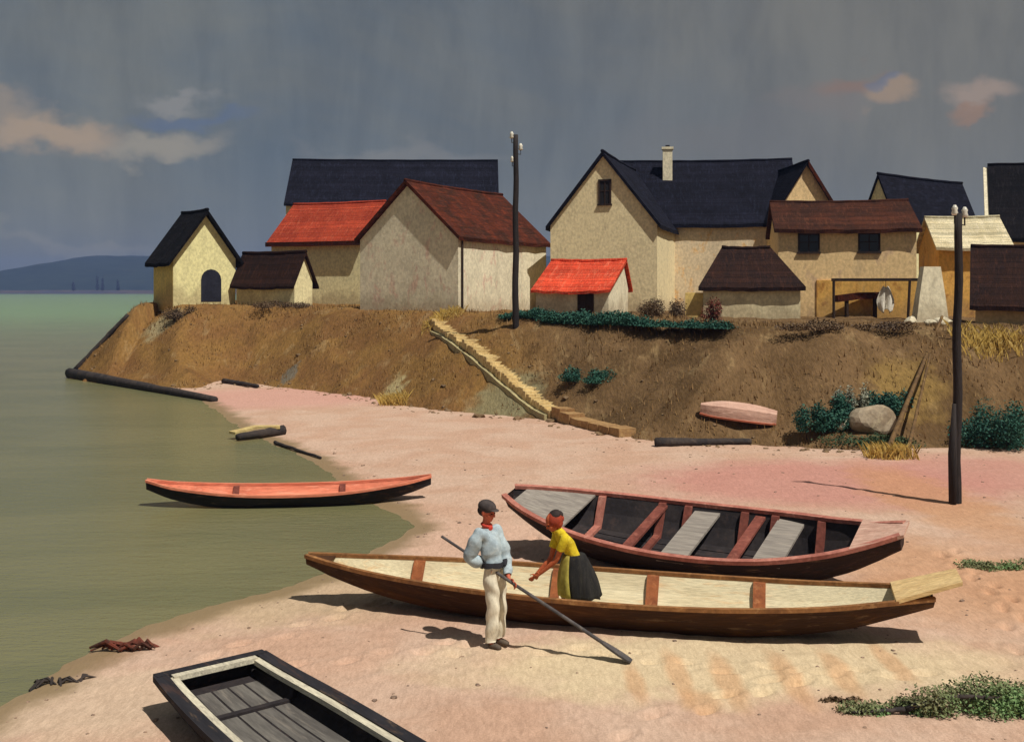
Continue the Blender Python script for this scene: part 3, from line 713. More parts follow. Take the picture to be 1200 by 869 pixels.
# hedge and bushes
g0, g1 = at(592, 373), at(848, 390)
random.seed(11)
r = empty('hedge', g0.lerp(g1, .5), 0, 'long low dark teal hedge along the bank top below the red lean-to', 'hedge')
cl = []
for k in range(46):
    u = k / 45; c = g0.lerp(g1, u); z = zground(c.x, c.y) - r.location.z; hh = (.16 + .22 * min(1, u * 4)) * random.uniform(.8, 1.15)
    cl.append(((c.x - r.location.x, c.y - r.location.y + random.uniform(-.2, .2), z + hh * .4), (.34, .42, hh * .62)))
vs, fs = leaf_mesh(cl, 15000, .11)
vs = [v if v[2] > -9 else v for v in vs]
mesh_obj('foliage', vs, fs, L_teal, r)
for c, q in cl[::3]: MB().sweep([(c[0], c[1], c[2] - .5), (c[0] + random.uniform(-.1, .1), c[1], c[2] + .15)], [.03, .012], 5).build('stem', M_stem, r)
GB = 'bushes on the bank'
def bush(label, px, py, sx, h, n, size, m, name='bush', sy=None, cat='bush', group=GB, clumps=7):
    p = at(px, py); return shrub(name, label, cat, p - Vector((0, 0, .05)), (sx * 1.1, sy or sx * .75), h * 1.1, n, size, m, clumps, group)
bush('small dark teal bush midway up the bank below the hedge', 693, 447, .85, .5, 1800, .1, L_teal)
bush('dense dark green bush beside pale boulders on the bank', 966, 502, .75, 1.05, 3000, .1, L_teal)
bush('dark green bush between pale boulders and leaning poles', 1040, 484, .75, .75, 2200, .1, L_teal)
bush('spreading dark green bush behind the beach pole', 1168, 520, 1.1, 1.1, 3600, .1, L_teal)
bush('low dull green scrub at the foot of the boulders', 1000, 522, 1.3, .35, 1800, .09, L_dark)
bush('grey green feathery bush between dark bushes on the bank', 1000, 480, .4, .75, 1100, .09, L_grey)
bush('brown scrub under the river side corner of the yellow house', 208, 372, 1.0, .6, 1500, .1, L_brown)
bush('dark brown scrub at the foot of the grey gable', 525, 362, .75, .7, 1500, .1, L_brown)
bush('low brown scrub at the corner of the grey gabled house', 475, 361, .9, .35, 900, .1, L_brown)
bush('dry brown brush in front of the garden shed', 330, 360, 1.4, .4, 1200, .1, L_brown)
bush('dark scrub between hipped shed and red lean-to', 775, 372, .9, .95, 2000, .1, L_brown)
bush('reddish shrub against the end of the hipped shed', 832, 378, .35, .9, 900, .08, L_red)
bush('low brown scrub before the open porch', 985, 386, 2.0, .35, 1600, .1, L_brown, sy=.6)
# boulders
M_rock = paint('pale_rock', lin(160, 146, 124), lin(136, 120, 98), lin(186, 172, 140), 2, fine=9, bmp=.5, bd=.03)
rock('boulder', 'broad pale brown boulder beside the dark bush on the bank', at(1022, 500), (.75, .5, .48), M_rock, 3, 'boulders on the bank', 'boulder')
rock('boulder', 'small light boulder in front of the grey green bush', at(986, 500), (.3, .26, .24), M_rub, 5, 'boulders on the bank', 'boulder')
M_clod = paint('earth_stone', lin(128, 104, 76), lin(104, 84, 62), lin(160, 140, 110), 5, fine=14, bmp=.5)
vs = []; fs = []; rs = np.random.RandomState(9)
px_, py_ = rs.uniform(-22, 18, 14000), rs.uniform(28, 60, 14000); pd = sdist(toe, px_, py_)
kk = (pd > -.5) & (pd < 6) & (rs.rand(14000) < np.where(pd < .5, .5, .05)); pz_ = np.maximum(zbank(px_, py_), zbeach(px_, py_))
for x, y, z in zip(px_[kk], py_[kk], pz_[kk]):
    r0 = .035 * (1 + rs.exponential(.8)); b = len(vs)
    for (a, c, e) in ((1,0,0),(0,1,0),(-1,0,0),(0,-1,0),(.6,.6,.5),(-.6,.6,.5),(-.6,-.6,.5),(.6,-.6,.5),(0,0,.8)):
        j = rs.uniform(.65, 1.25); vs.append((x + a * r0 * j, y + c * r0 * j, z + e * r0 * j * .8 - .01))
    fs += [(b,b+4,b+7),(b,b+1,b+4),(b+1,b+5,b+4),(b+1,b+2,b+5),(b+2,b+6,b+5),(b+2,b+3,b+6),(b+3,b+7,b+6),(b+3,b,b+7),(b+4,b+5,b+8),(b+5,b+6,b+8),(b+6,b+7,b+8),(b+7,b+4,b+8)]
tag(mesh_obj('rubble', vs, fs, M_clod), 'loose clods and stones fallen along the foot of the earth bank', 'rubble', kind='stuff')
# leaning poles behind the beach pole
M_rod = paint('dry_pole', lin(112, 86, 54), lin(92, 70, 46), lin(150, 122, 72), 3)
a = at(1104, 386) + Vector((0, 0, .4)); 
log('leaning_pole', 'long brown pole leaning up the bank, thicker of two', at(1037, 538) + Vector((0, 0, .05)), a, .07, .045, 'pole', m=M_rod)
log('leaning_pole', 'thin brown pole leaning up the bank beside a thicker one', at(1062, 538) + Vector((0, 0, .05)), at(1090, 430) + Vector((0, 0, .3)), .05, .03, 'pole', m=M_rod)

# dry grass over the bank (uncountable)
def grass(name, label, n, hmin, hmax, m, sampler, w=.02):
    vs = []; fs = []
    while len(fs) < n:
        p = sampler()
        if p is None: continue
        h = random.uniform(hmin, hmax); a = random.uniform(0, 6.28); l = random.uniform(.1, .7) * h; b = len(vs)
        dx, dy = math.cos(a) * w, math.sin(a) * w
        ox, oy = math.cos(a + 1.4) * l, math.sin(a + 1.4) * l
        vs += [(p[0] - dx, p[1] - dy, p[2] - .03), (p[0] + dx, p[1] + dy, p[2] - .03), (p[0] + ox, p[1] + oy, p[2] + h)]
        fs.append((b, b + 1, b + 2))
    o = mesh_obj(name, vs, fs, m); return tag(o, label, 'grass', kind='stuff')
NPT = 60000
gx = np.random.uniform(-24, 19, NPT); gy = np.random.uniform(28, 58, NPT)
gd = sdist(toe, gx, gy); gz = zbank(gx, gy); gn = vnoise(gx, gy, 4, 7)
ok = (gd > -.05) & (gd < 9) & (gz > .08) & (gn + np.random.uniform(-.4, .4, NPT) > .12)
pts = list(zip(gx[ok], gy[ok], gz[ok])); print('grass points', len(pts))
it = iter(pts)
L_dry = leafmat('dry_grass_blade', lin(136, 106, 66), lin(122, 94, 60), lin(150, 122, 78))
grass('dry_grass', 'short dry brown grass scattered over the earth bank', len(pts) - 5, .06, .22, L_dry, lambda: next(it), .022)
def tuft(label, px, py, sx, sy, h, n, m, name='grass_tuft', group='grass tufts', cat='grass tuft'):
    c = at(px, py); vs = []; fs = []
    for _ in range(n):
        x, y = max(-sx, min(sx, random.gauss(0, sx * .5))), max(-sy, min(sy, random.gauss(0, sy * .5))); z = zground(c.x + x, c.y + y) - c.z
        hh = h * random.uniform(.4, 1.1); a = random.uniform(0, 6.28); l = random.uniform(.2, .9) * hh; b = len(vs); w = .012
        vs += [(x - w, y, z - .03), (x + w, y, z - .03), (x + w * .7 + math.cos(a) * l * .4, y + math.sin(a) * l * .4, z + hh * .6), (x + math.cos(a) * l, y + math.sin(a) * l, z + hh)]
        fs += [(b, b + 1, b + 2), (b, b + 2, b + 3)]
    o = mesh_obj(name, vs, fs, m); o.location = c; return tag(o, label, cat, group)
L_straw = leafmat('straw', lin(196, 164, 84), lin(170, 138, 70), lin(214, 190, 120))
tuft('straw yellow grass tuft at the foot of the leaning poles', 1044, 536, .6, .4, .4, 500, L_straw)
tuft('straw grass tuft beyond the beach pole on the bank top', 1165, 405, 1.2, .8, .4, 700, L_straw)
tuft('pale straw grass tuft on the slope below the grey gable', 462, 474, .5, .5, .45, 420, L_straw)
tuft('dry straw tuft at the top end of the stone stairway', 520, 372, .9, .6, .35, 500, L_straw)
vs = []; fs = []
rs = np.random.RandomState(4)
bx_, by_ = rs.uniform(-9, 12, 9000), rs.uniform(9, 30, 9000); bs = sdist(shore, bx_, by_); bt = sdist(toe, bx_, by_)
pk = (bs > .05) & (bt < 0) & (rs.rand(9000) < np.clip(.06 + np.exp(-bs / .35) * .5 + np.exp(bt / .8) * .4 + .12 * (vnoise(bx_, by_, 3, 12) > .35), 0, 1))
bz_ = zbeach_fine(bx_, by_)
for x, y, z in zip(bx_[pk], by_[pk], bz_[pk]):
    r0 = .012 * (1 + rs.exponential(.7)); b = len(vs)
    for (a, c, e) in ((1,0,0),(0,1,0),(-1,0,0),(0,-1,0),(.6,.6,.5),(-.6,.6,.5),(-.6,-.6,.5),(.6,-.6,.5),(0,0,.8)):
        j = rs.uniform(.7, 1.2); vs.append((x + a * r0 * j, y + c * r0 * j, z + e * r0 * j * .8 - .002))
    fs += [(b,b+4,b+7),(b,b+1,b+4),(b+1,b+5,b+4),(b+1,b+2,b+5),(b+2,b+6,b+5),(b+2,b+3,b+6),(b+3,b+7,b+6),(b+3,b,b+7),(b+4,b+5,b+8),(b+5,b+6,b+8),(b+6,b+7,b+8),(b+7,b+4,b+8)]
tag(mesh_obj('pebbles', vs, fs, paint('pebble', lin(150, 124, 104), lin(112, 94, 82), lin(206, 186, 160), 14)), 'small pebbles scattered over the sand', 'pebbles', kind='stuff')
# creeping weeds in the near corner of the beach
def weeds(label, px, py, sx, sy, h, n, m=L_green, name='weed_patch'):
    p = at(px, py); return shrub(name, label, 'weeds', p - Vector((0, 0, .02)), (sx, sy), h, n, .05, m, 12, 'weeds on the beach')
random.seed(5)
weeds('large mound of grey green creeping weeds in the near corner of the beach', 1140, 828, .72, .3, .34, 4200)
weeds('bright green low weeds spreading towards the long boat from the corner mound', 1040, 832, .42, .16, .14, 1300)
weeds('thin dry brown weeds trailing at the end of the bright green weeds', 985, 822, .2, .08, .07, 350, L_brown)
weeds('low green weeds on the sand beyond the raised stern of the long boat', 1175, 664, .7, .22, .13, 1300)
log('root', 'dark crooked root lying along the front of the corner weeds', at(998, 838) + Vector((0, 0, .03)), at(1060, 838) + Vector((0, 0, .05)), .012, .028, 'root')
log('root', 'dark root arching through the large mound of corner weeds', at(1062, 838) + Vector((0, 0, .05)), at(1190, 838) + Vector((0, 0, .12)), .03, .02, 'root', sag=-.1)

# ------------------------------------------------------------------ boats
M_hull = paint('brown_hull', lin(78, 48, 24), lin(58, 36, 22), lin(104, 68, 36), 1.4, (.35, 2, 2), 8, bmp=.4, finestretch=(.6, 6, 6))
M_tar = paint('tarred_hull', lin(46, 32, 28), lin(34, 27, 27), lin(70, 46, 38), 1.4, (.35, 2, 2), 8, bmp=.4, finestretch=(.6, 6, 6))
M_inner = paint('pale_planks', lin(218, 206, 172), lin(204, 190, 156), lin(216, 178, 130), 1.5, (.4, 3, 3), 9, bmp=.3, finestretch=(.7, 8, 8))
M_rib = paint('orange_rib', lin(158, 94, 56), lin(134, 78, 48), lin(186, 128, 84), 3, fine=16)
M_edge = paint('ochre_edge', lin(150, 104, 62), lin(122, 82, 48), lin(184, 140, 92), 3, fine=16)
M_pinkrail = paint('pink_rail', lin(184, 120, 104), lin(160, 98, 84), lin(206, 150, 132), 3, fine=16)
M_ribred = paint('red_rib', lin(132, 74, 62), lin(110, 60, 50), lin(160, 100, 84), 3, fine=16)
M_in_dark = paint('dark_bilge', lin(52, 46, 46), lin(40, 36, 38), lin(74, 60, 56), 2, bmp=.3)
M_greyboard = paint('grey_board', lin(150, 142, 132), lin(132, 124, 116), lin(168, 156, 142), 3, (.4, 4, 4), 10)
M_coral = paint('coral_planks', lin(226, 138, 108), lin(206, 120, 92), lin(232, 168, 140), 2, (.4, 3, 3), 10)
M_blackhull = paint('black_hull', lin(44, 42, 46), lin(34, 33, 38), lin(74, 52, 44), 2, (.35, 2, 2), 9)
M_endboard = paint('sunny_board', lin(222, 192, 138), lin(204, 172, 120), lin(170, 140, 110), 3, (.5, 4, 4), 10)
M_pinkboard = paint('pink_board', lin(206, 168, 148), lin(186, 146, 128), lin(222, 190, 172), 3, (.5, 4, 4), 10)
M_whiterail = paint('white_rail', lin(206, 198, 174), lin(184, 176, 156), lin(120, 112, 106), 4, (.6, 3, 3), 14)
def lerp_tab(tab, s):
    xs_, ys_ = [p[0] for p in tab], [p[1] for p in tab]
    # smooth (monotone-ish) interpolation
    for i in range(len(xs_) - 1):
        if s <= xs_[i + 1]:
            t = (s - xs_[i]) / (xs_[i + 1] - xs_[i])
            y0, y1 = ys_[i], ys_[i + 1]
            m0 = (ys_[i + 1] - ys_[i - 1]) / (xs_[i + 1] - xs_[i - 1]) if i > 0 else (y1 - y0) / (xs_[1] - xs_[0])
            m1 = (ys_[i + 2] - ys_[i]) / (xs_[i + 2] - xs_[i]) if i + 2 < len(xs_) else (y1 - y0) / (xs_[i + 1] - xs_[i])
            h = xs_[i + 1] - xs_[i]
            return (2*t**3 - 3*t**2 + 1) * y0 + (t**3 - 2*t**2 + t) * h * m0 + (-2*t**3 + 3*t**2) * y1 + (t**3 - t**2) * h * m1
    return ys_[-1]
class Boat:
    """wooden boat: x along (bow at -L/2), tables over 0..1 for gunwale half width b, height g, bottom half width c, bottom height k"""
    def __init__(s, name, label, L, b, g, c, k, mo, mi_, mrail, group, loc, rz, heel=0.0, railw=.06, railh=.05, thick=.03, trim=0.0):
        s.L = L; s.tab = dict(b=b, g=g, c=c, k=k)
        r = empty(name, loc, rz, label, 'boat', group); r.rotation_euler = Euler((heel, trim, rz)); s.r = r
        n = 44; vs = []; fs = []; mi = []
        for i in range(n + 1):
            u = i / n; x = (u - .5) * L; B, G, Cc, K = (s.val(q, u) for q in 'bgck')
            ti = min(thick, B * .45, Cc * .45); my = (B + Cc) / 2 + .03 * B; mz = (G + K) / 2
            prof = [(-B, G), (-my, mz), (-Cc, K), (Cc, K), (my, mz), (B, G), (B - ti, G), (my - ti, mz), (Cc - ti, K + thick), (-Cc + ti, K + thick), (-my + ti, mz), (-B + ti, G)]
            vs += [(x, y, z + random.uniform(-.003, .003)) for y, z in prof]
        m = 12
        for i in range(n):
            for q in range(m):
                fs.append((i*m+q, i*m+(q+1)%m, (i+1)*m+(q+1)%m, (i+1)*m+q)); mi.append(1 if 6 <= q <= 10 else 0)
        # end caps: solid transoms
        for e in (0, n * m):
            fs += [(e+0, e+1, e+10, e+11), (e+1, e+2, e+9, e+10), (e+2, e+3, e+8, e+9), (e+3, e+4, e+7, e+8), (e+4, e+5, e+6, e+7), (e+6, e+7, e+10, e+11), (e+7, e+8, e+9, e+10)]; mi += [0] * 7
        s.hull = mesh_obj('hull', vs, fs, None, r, False, mi, [mo, mi_])
        for sg in (-1, 1):
            pts = [((u - .5) * L, sg * (s.val('b', u) - .008), s.val('g', u) + railh * .4) for u in np.linspace(0, 1, 45)]
            MB().bar(pts, railw, railh).build('gunwale', mrail, r)
    def val(s, q, u): return lerp_tab(s.tab[q], u)
    def rib(s, u, m, w=.1, t=.05, floor=True, top=1.0):
        x = (u - .5) * s.L; q = MB(); B, G, Cc, K = (s.val(a, u) for a in 'bgck'); zt = K + (G - K) * top
        for sg in (-1, 1):
            o = .034; yb, ytp = sg * (Cc - o), sg * (Cc + (B - Cc) * top - o)
            vs = [(x + a, y - sg * e, z) for a in (-w/2, w/2) for y, z in ((yb, K + .03), (ytp, zt)) for e in (0, t)]
            q.add(vs, [(0,1,3,2),(4,6,7,5),(0,4,5,1),(2,3,7,6),(0,2,6,4),(1,5,7,3)])
        if floor: q.box(x - w/2 + .002, x + w/2 - .002, -Cc + .05, Cc - .05, K + .032, K + .032 + t)
        return q.build('rib', m, s.r)
    def thwart(s, u, m, w=.28, drop=.06, t=.04, name='thwart'):
        x = (u - .5) * s.L; vs = []
        for zz in (0, -t):
            for a in (-1, 1):
                ua = u + a * w / 2 / s.L; B, G = s.val('b', ua), s.val('g', ua); y = B - .045 - drop * .3
                vs += [((ua - .5) * s.L, -y, s.val('g', u) - drop + zz), ((ua - .5) * s.L, y, s.val('g', u) - drop + zz)]
        return MB().add(vs, [(0,2,3,1),(4,5,7,6),(0,1,5,4),(2,6,7,3),(0,4,6,2),(1,3,7,5)]).build(name, m, s.r)
    def deck(s, u0, u1, m, name='deck', drop=-.01, t=.03, inset=.03, n=8, ext=0.0, rise=0.0):
        vs = []; fs = []
        for i in range(n + 1):
            u = u0 + (u1 - u0) * i / n; B = max(s.val('b', min(max(u, 0), 1)) - inset, .02); z = s.val('g', min(max(u, 0), 1)) - drop + rise * i / n
            x = (u - .5) * s.L + ext * i / n
            vs += [(x, -B, z), (x, B, z), (x, B, z - t), (x, -B, z - t)]
        for i in range(n):
            for k in range(4): fs.append((i*4+k, i*4+(k+1)%4, (i+1)*4+(k+1)%4, (i+1)*4+k))
        e = n * 4; fs += [(0,1,2,3), (e+3,e+2,e+1,e)]
        return mesh_obj(name, vs, fs, m, s.r)
    def floor(s, u0, u1, m, name='floorboard', gap=.012, n=5):
        q = MB()
        for j in range(n):
            vs = []; N = 14
            for i in range(N + 1):
                u = u0 + (u1 - u0) * i / N; Cc = s.val('c', u) - .05; z = s.val('k', u) + .034; x = (u - .5) * s.L
                a, b = -Cc + 2 * Cc * j / n + gap, -Cc + 2 * Cc * (j + 1) / n - gap
                vs += [(x, a, z), (x, b, z), (x, b, z + .022), (x, a, z + .022)]
            fs = []
            for i in range(N):
                for k in range(4): fs.append((i*4+k, i*4+(k+1)%4, (i+1)*4+(k+1)%4, (i+1)*4+k))
            e = N * 4; fs += [(0,1,2,3), (e+3,e+2,e+1,e)]; q.add(vs, fs)
        return q.build(name, m, s.r)
GBT = 'wooden boats on the shore'
def between(p, q): 
    """centre, length and heading for a boat from bow p to stern q (plan)"""
    p, q = Vector(p), Vector(q); d = q - p; return (p + q) / 2, d.length, math.atan2(d.y, d.x)

# long boat in front
c, L, rz = between((-2.86, 14.95), (5.1, 12.95))
LB = Boat('long_boat', 'very long brown punt with pale bare inside, two people working at it', L,
    [(0, .05), (.06, .22), (.16, .44), (.3, .62), (.5, .7), (.7, .64), (.86, .48), (.95, .32), (1, .24)],
    [(0, .56), (.1, .50), (.25, .45), (.45, .41), (.65, .41), (.82, .46), (.93, .54), (1, .60)],
    [(0, .03), (.06, .11), (.16, .23), (.3, .34), (.5, .39), (.7, .35), (.86, .22), (.95, .13), (1, .1)],
    [(0, .46), (.06, .31), (.15, .15), (.28, .04), (.45, .0), (.65, .0), (.78, .05), (.88, .17), (.95, .33), (1, .47)],
    M_hull, M_inner, M_edge, GBT, (c.x, c.y, zground(c.x, c.y) + .015), rz, R(3))
for u in (.185, .58, .75): LB.rib(u, M_rib, .16)
for u in (.42,): LB.rib(u, M_rib, .12)
LB.floor(.1, .86, M_inner)
LB.deck(0.0, .045, M_hull, 'foredeck', -.02)
LB.deck(.945, 1.0, M_endboard, 'stern_board', -.06, .05, -.02, ext=.3, rise=.2)
# black boat behind
c, L, rz = between((.05, 18.0), (5.5, 14.95))
BB = Boat('tarred_boat', 'broad black boat with pink gunwales and grey planks, tilted on the sand', L,
    [(0, .2), (.06, .42), (.16, .66), (.3, .86), (.5, .95), (.7, .86), (.86, .58), (.95, .34), (1, .22)],
    [(0, .82), (.1, .70), (.25, .58), (.45, .50), (.65, .51), (.82, .60), (.93, .73), (1, .86)],
    [(0, .1), (.06, .2), (.16, .36), (.3, .5), (.5, .56), (.7, .5), (.86, .3), (.95, .15), (1, .1)],
    [(0, .60), (.06, .42), (.15, .21), (.28, .06), (.45, .0), (.65, .0), (.78, .07), (.88, .24), (.95, .44), (1, .62)],
    M_tar, M_in_dark, M_pinkrail, GBT, (c.x, c.y, zground(c.x, c.y) + .12), rz, R(13), .09, .06, .04)
BB.deck(.03, .2, M_greyboard, 'foredeck', -.004, .03, .05)
for u, m in ((.22, M_pinkrail), (.38, M_ribred), (.45, M_ribred), (.6, M_ribred), (.68, M_ribred), (.8, M_ribred)): BB.rib(u, m, .12, .07)
BB.thwart(.5, M_greyboard, .42); BB.thwart(.72, M_greyboard, .42)
BB.thwart(.38, M_ribred, .16, .04)
BB.thwart(.64, M_ribred, .16, .04)
BB.floor(.2, .85, M_in_dark)
BB.deck(.9, 1.0, M_pinkboard, 'stern_board', -.06, .05, -.02, ext=.06, rise=.0)
# coral boat at the water's edge
c, L, rz = between(W3(172, 576, .3)[:2], W3(505, 572, .25)[:2])
CB = Boat('coral_boat', 'slender boat with coral inside and black hull half in the river', L,
    [(0, .06), (.1, .26), (.3, .48), (.5, .54), (.7, .48), (.9, .26), (1, .07)],
    [(0, .50), (.1, .38), (.3, .27), (.5, .24), (.7, .27), (.9, .38), (1, .48)],
    [(0, .03), (.1, .15), (.3, .32), (.5, .36), (.7, .32), (.9, .15), (1, .03)],
    [(0, .34), (.1, .14), (.25, .0), (.5, -.02), (.75, .0), (.9, .14), (1, .32)],
    M_blackhull, M_coral, M_coral, GBT, (c.x, c.y, .02), rz, R(3))
for u in (.3, .68): CB.rib(u, M_ribred, .12)
# near punt cut by the picture's lower edge
p0 = Vector((-3.16, 11.22)); dr = Vector((.625, -.78)); q0 = p0 + dr * 5.2
c, L, rz = between(p0, q0)
FB = Boat('dark_punt', 'dark square ended punt with worn white rails in the near corner of the beach', L,
    [(0, .56), (.1, .60), (.3, .66), (.5, .68), (.7, .66), (.9, .6), (1, .52)],
    [(0, .30), (.1, .27), (.3, .25), (.5, .24), (.7, .25), (.9, .27), (1, .30)],
    [(0, .48), (.1, .51), (.3, .55), (.5, .56), (.7, .54), (.9, .5), (1, .42)],
    [(0, .09), (.1, .05), (.25, .01), (.5, .0), (.75, .01), (.9, .05), (1, .09)],
    M_blackhull, M_in_dark, M_blackhull, GBT, (c.x, c.y, zground(c.x, c.y) + .02), rz, 0, .14, .06, .05)
for sg in (-1, 1):
    pts = [((u - .5) * L, sg * (FB.val('b', u) - .12), FB.val('g', u) + .015) for u in np.linspace(.02, .98, 30)]
    MB().bar(pts, .08, .05).build('inner_rail', M_whiterail, FB.r)
MB().bar([(-L/2 + .1, -.46, .325), (-L/2 + .1, .46, .325)], .1, .05).build('end_rail', M_whiterail, FB.r)
MB().bar([(-L/2 + .0, -.6, .32), (-L/2 + .0, .6, .32)], .12, .07).build('end_board', M_blackhull, FB.r)
FB.floor(.04, .96, paint('grey_bilge', lin(106, 102, 96), lin(88, 84, 80), lin(128, 120, 110), 2, (.4, 3, 3), 10))
for u in (.16, .45, .75): FB.rib(u, M_in_dark, .08)
# upturned pale skiff on the bank
p = at(864, 498); 
US = Boat('upturned_skiff', 'small pale skiff with red edge lying upside down at the foot of the bank', 2.15,
    [(0, .12), (.2, .3), (.5, .38), (.8, .33), (1, .22)], [(0, .32), (.5, .28), (1, .31)], [(0, .08), (.2, .22), (.5, .28), (.8, .24), (1, .16)], [(0, .08), (.3, .0), (.7, .0), (1, .06)],
    M_pinkboard, M_pinkboard, M_coral, GBT, (p.x + .05, p.y, p.z + .5), R(-14), R(180 + 14), .05, .05, .03)
US.r.rotation_euler = Euler((R(180 + 14), R(6), R(-14)))

# debris at the waterline
M_redwood = paint('red_wood', lin(112, 56, 42), lin(70, 46, 38), lin(150, 92, 68), 7)
p = at(150, 762)
db = MB()
for k in range(16):
    x, y = random.uniform(-.26, .26), random.uniform(-.1, .1); a = random.uniform(-.5, .5); l = random.uniform(.08, .24)
    db.sweep([(x - math.cos(a) * l, y - math.sin(a) * l, .0 + random.uniform(0, .05)), (x, y, .05 + random.uniform(0, .08)), (x + math.cos(a) * l, y + math.sin(a) * l, random.uniform(0, .05))], [.014, .026, .012], 6, wob=.3)
o = db.build('driftwood_heap', M_redwood); o.location = p; tag(o, 'small heap of reddish broken driftwood at the waterline near the dark punt', 'driftwood')
p = at(70, 800); db = MB()
for k in range(10):
    x = random.uniform(-.3, .3); y = x * .35 + random.uniform(-.06, .06); a = random.uniform(0, 3.1); l = random.uniform(.06, .14)
    db.sweep([(x - math.cos(a) * l, y - math.sin(a) * l, .0), (x, y, .05), (x + math.cos(a) * l, y + math.sin(a) * l, .01)], [.012, .02, .01], 5, wob=.2)
o = db.build('twig_heap', M_log); o.location = p; tag(o, 'scatter of dark twigs washed up at the river edge', 'twigs')

# far trees on the other shore
for px, h in ((86, 13), (114, 20), (120, 17), (138, 15)):
    Y = 1300; r = empty('far_tree', (Xat(px, Y), Y, 2.6), 0, 'slim dark tree on the far shore under the hills', 'tree', 'slim trees on the far shore')
    vs, fs = leaf_mesh([((0, 0, h * .55), (1.5, 1.5, h * .45)), ((.3, 0, h * .3), (2, 2, h * .2))], 260, 1.6)
    mesh_obj('crown', vs, fs, L_blue, r); MB().sweep([(0, 0, -1), (0, 0, h * .6), (0, 0, h * .9)], [.5, .35, .1], 6).build('trunk', M_stem, r)

# ------------------------------------------------------------------ people
M_skin = paint('sunburnt_skin', lin(196, 104, 76), lin(184, 92, 66), None, 6, fine=40, bmp=.05, rough=.55)
M_skin2 = paint('tanned_skin', lin(190, 100, 62), lin(176, 88, 54), None, 6, fine=40, bmp=.05, rough=.55)
M_shirt = paint('blue_shirt', lin(172, 186, 190), lin(156, 172, 180), lin(196, 204, 204), 5, fine=20, bmp=.3, rough=.9)
M_trous = paint('white_trousers', lin(224, 216, 194), lin(206, 198, 176), lin(168, 160, 140), 5, (1, 1, .5), 18, bmp=.3, rough=.9)
M_belt = plainmat('dark_sash', lin(46, 46, 52)); M_cap = paint('grey_cap', lin(74, 66, 64), lin(58, 52, 52), None, 8); M_shoe = plainmat('brown_shoe', lin(96, 84, 72))
M_yellow = paint('yellow_blouse', lin(222, 200, 44), lin(206, 180, 40), lin(228, 214, 110), 6, fine=22, bmp=.3, rough=.9)
M_skirt = paint('black_skirt', lin(44, 42, 40), lin(34, 33, 33), lin(64, 62, 52), 6, (2, 2, .4), 20, bmp=.3, rough=.95)
M_apron = paint('olive_stocking', lin(168, 156, 72), lin(150, 138, 62), None, 6); M_hair = plainmat('auburn_hair', lin(158, 62, 38)); M_scarf = plainmat('dark_scarf', lin(52, 42, 40))
M_eye = plainmat('eye', lin(30, 26, 26))
def skinned(name, joints, edges, m, parent, root=0, sub=2, voxel=None, extra=None):
    """one continuous surface grown round a skeleton: joints [(pos, rx, ry)]"""
    me = bpy.data.meshes.new(name); bm = bmesh.new(); lay = bm.verts.layers.skin.verify()
    vs = []
    for k, j in enumerate(joints):
        v = bm.verts.new(j[0]); rx = j[1]; ry = j[2] if len(j) > 2 else rx
        v[lay].radius = (rx, ry); v[lay].use_root = (k == root); vs.append(v)
    for a, b in edges: bm.edges.new((vs[a], vs[b]))
    bm.to_mesh(me); bm.free()
    o = bpy.data.objects.new(name, me); C.objects.link(o)
    md = o.modifiers.new('skin', 'SKIN'); md.use_smooth_shade = True; md.branch_smoothing = .6
    ss = o.modifiers.new('sub', 'SUBSURF'); ss.levels = sub; ss.render_levels = sub
    dg = bpy.context.evaluated_depsgraph_get(); nm = bpy.data.meshes.new_from_object(o.evaluated_get(dg)); o.modifiers.clear(); o.data = nm
    if extra or voxel:
        bm = bmesh.new(); bm.from_mesh(nm)
        for c, r, sg in (extra or []):
            mt = Matrix.Translation(c) @ (sg.to_matrix().to_4x4() if sg else Matrix()) @ Matrix.Diagonal((*r, 1))
            bmesh.ops.create_icosphere(bm, subdivisions=3, radius=1, matrix=mt)
        bm.to_mesh(nm); bm.free()
        rm = o.modifiers.new('rm', 'REMESH'); rm.mode = 'VOXEL'; rm.voxel_size = voxel or .01; rm.use_smooth_shade = True
        sm = o.modifiers.new('sm', 'SMOOTH'); sm.iterations = 2; sm.factor = .4
        dg = bpy.context.evaluated_depsgraph_get(); nm = bpy.data.meshes.new_from_object(o.evaluated_get(dg)); o.modifiers.clear(); o.data = nm
    nm.materials.clear(); nm.materials.append(m); nm.polygons.foreach_set('use_smooth', [True] * len(nm.polygons))
    o.parent = parent; return o
def segd(p, a, b):
    t = max(0, min(1, (p - a).dot(b - a) / (b - a).length_squared)); return (p - a.lerp(b, t)).length, t
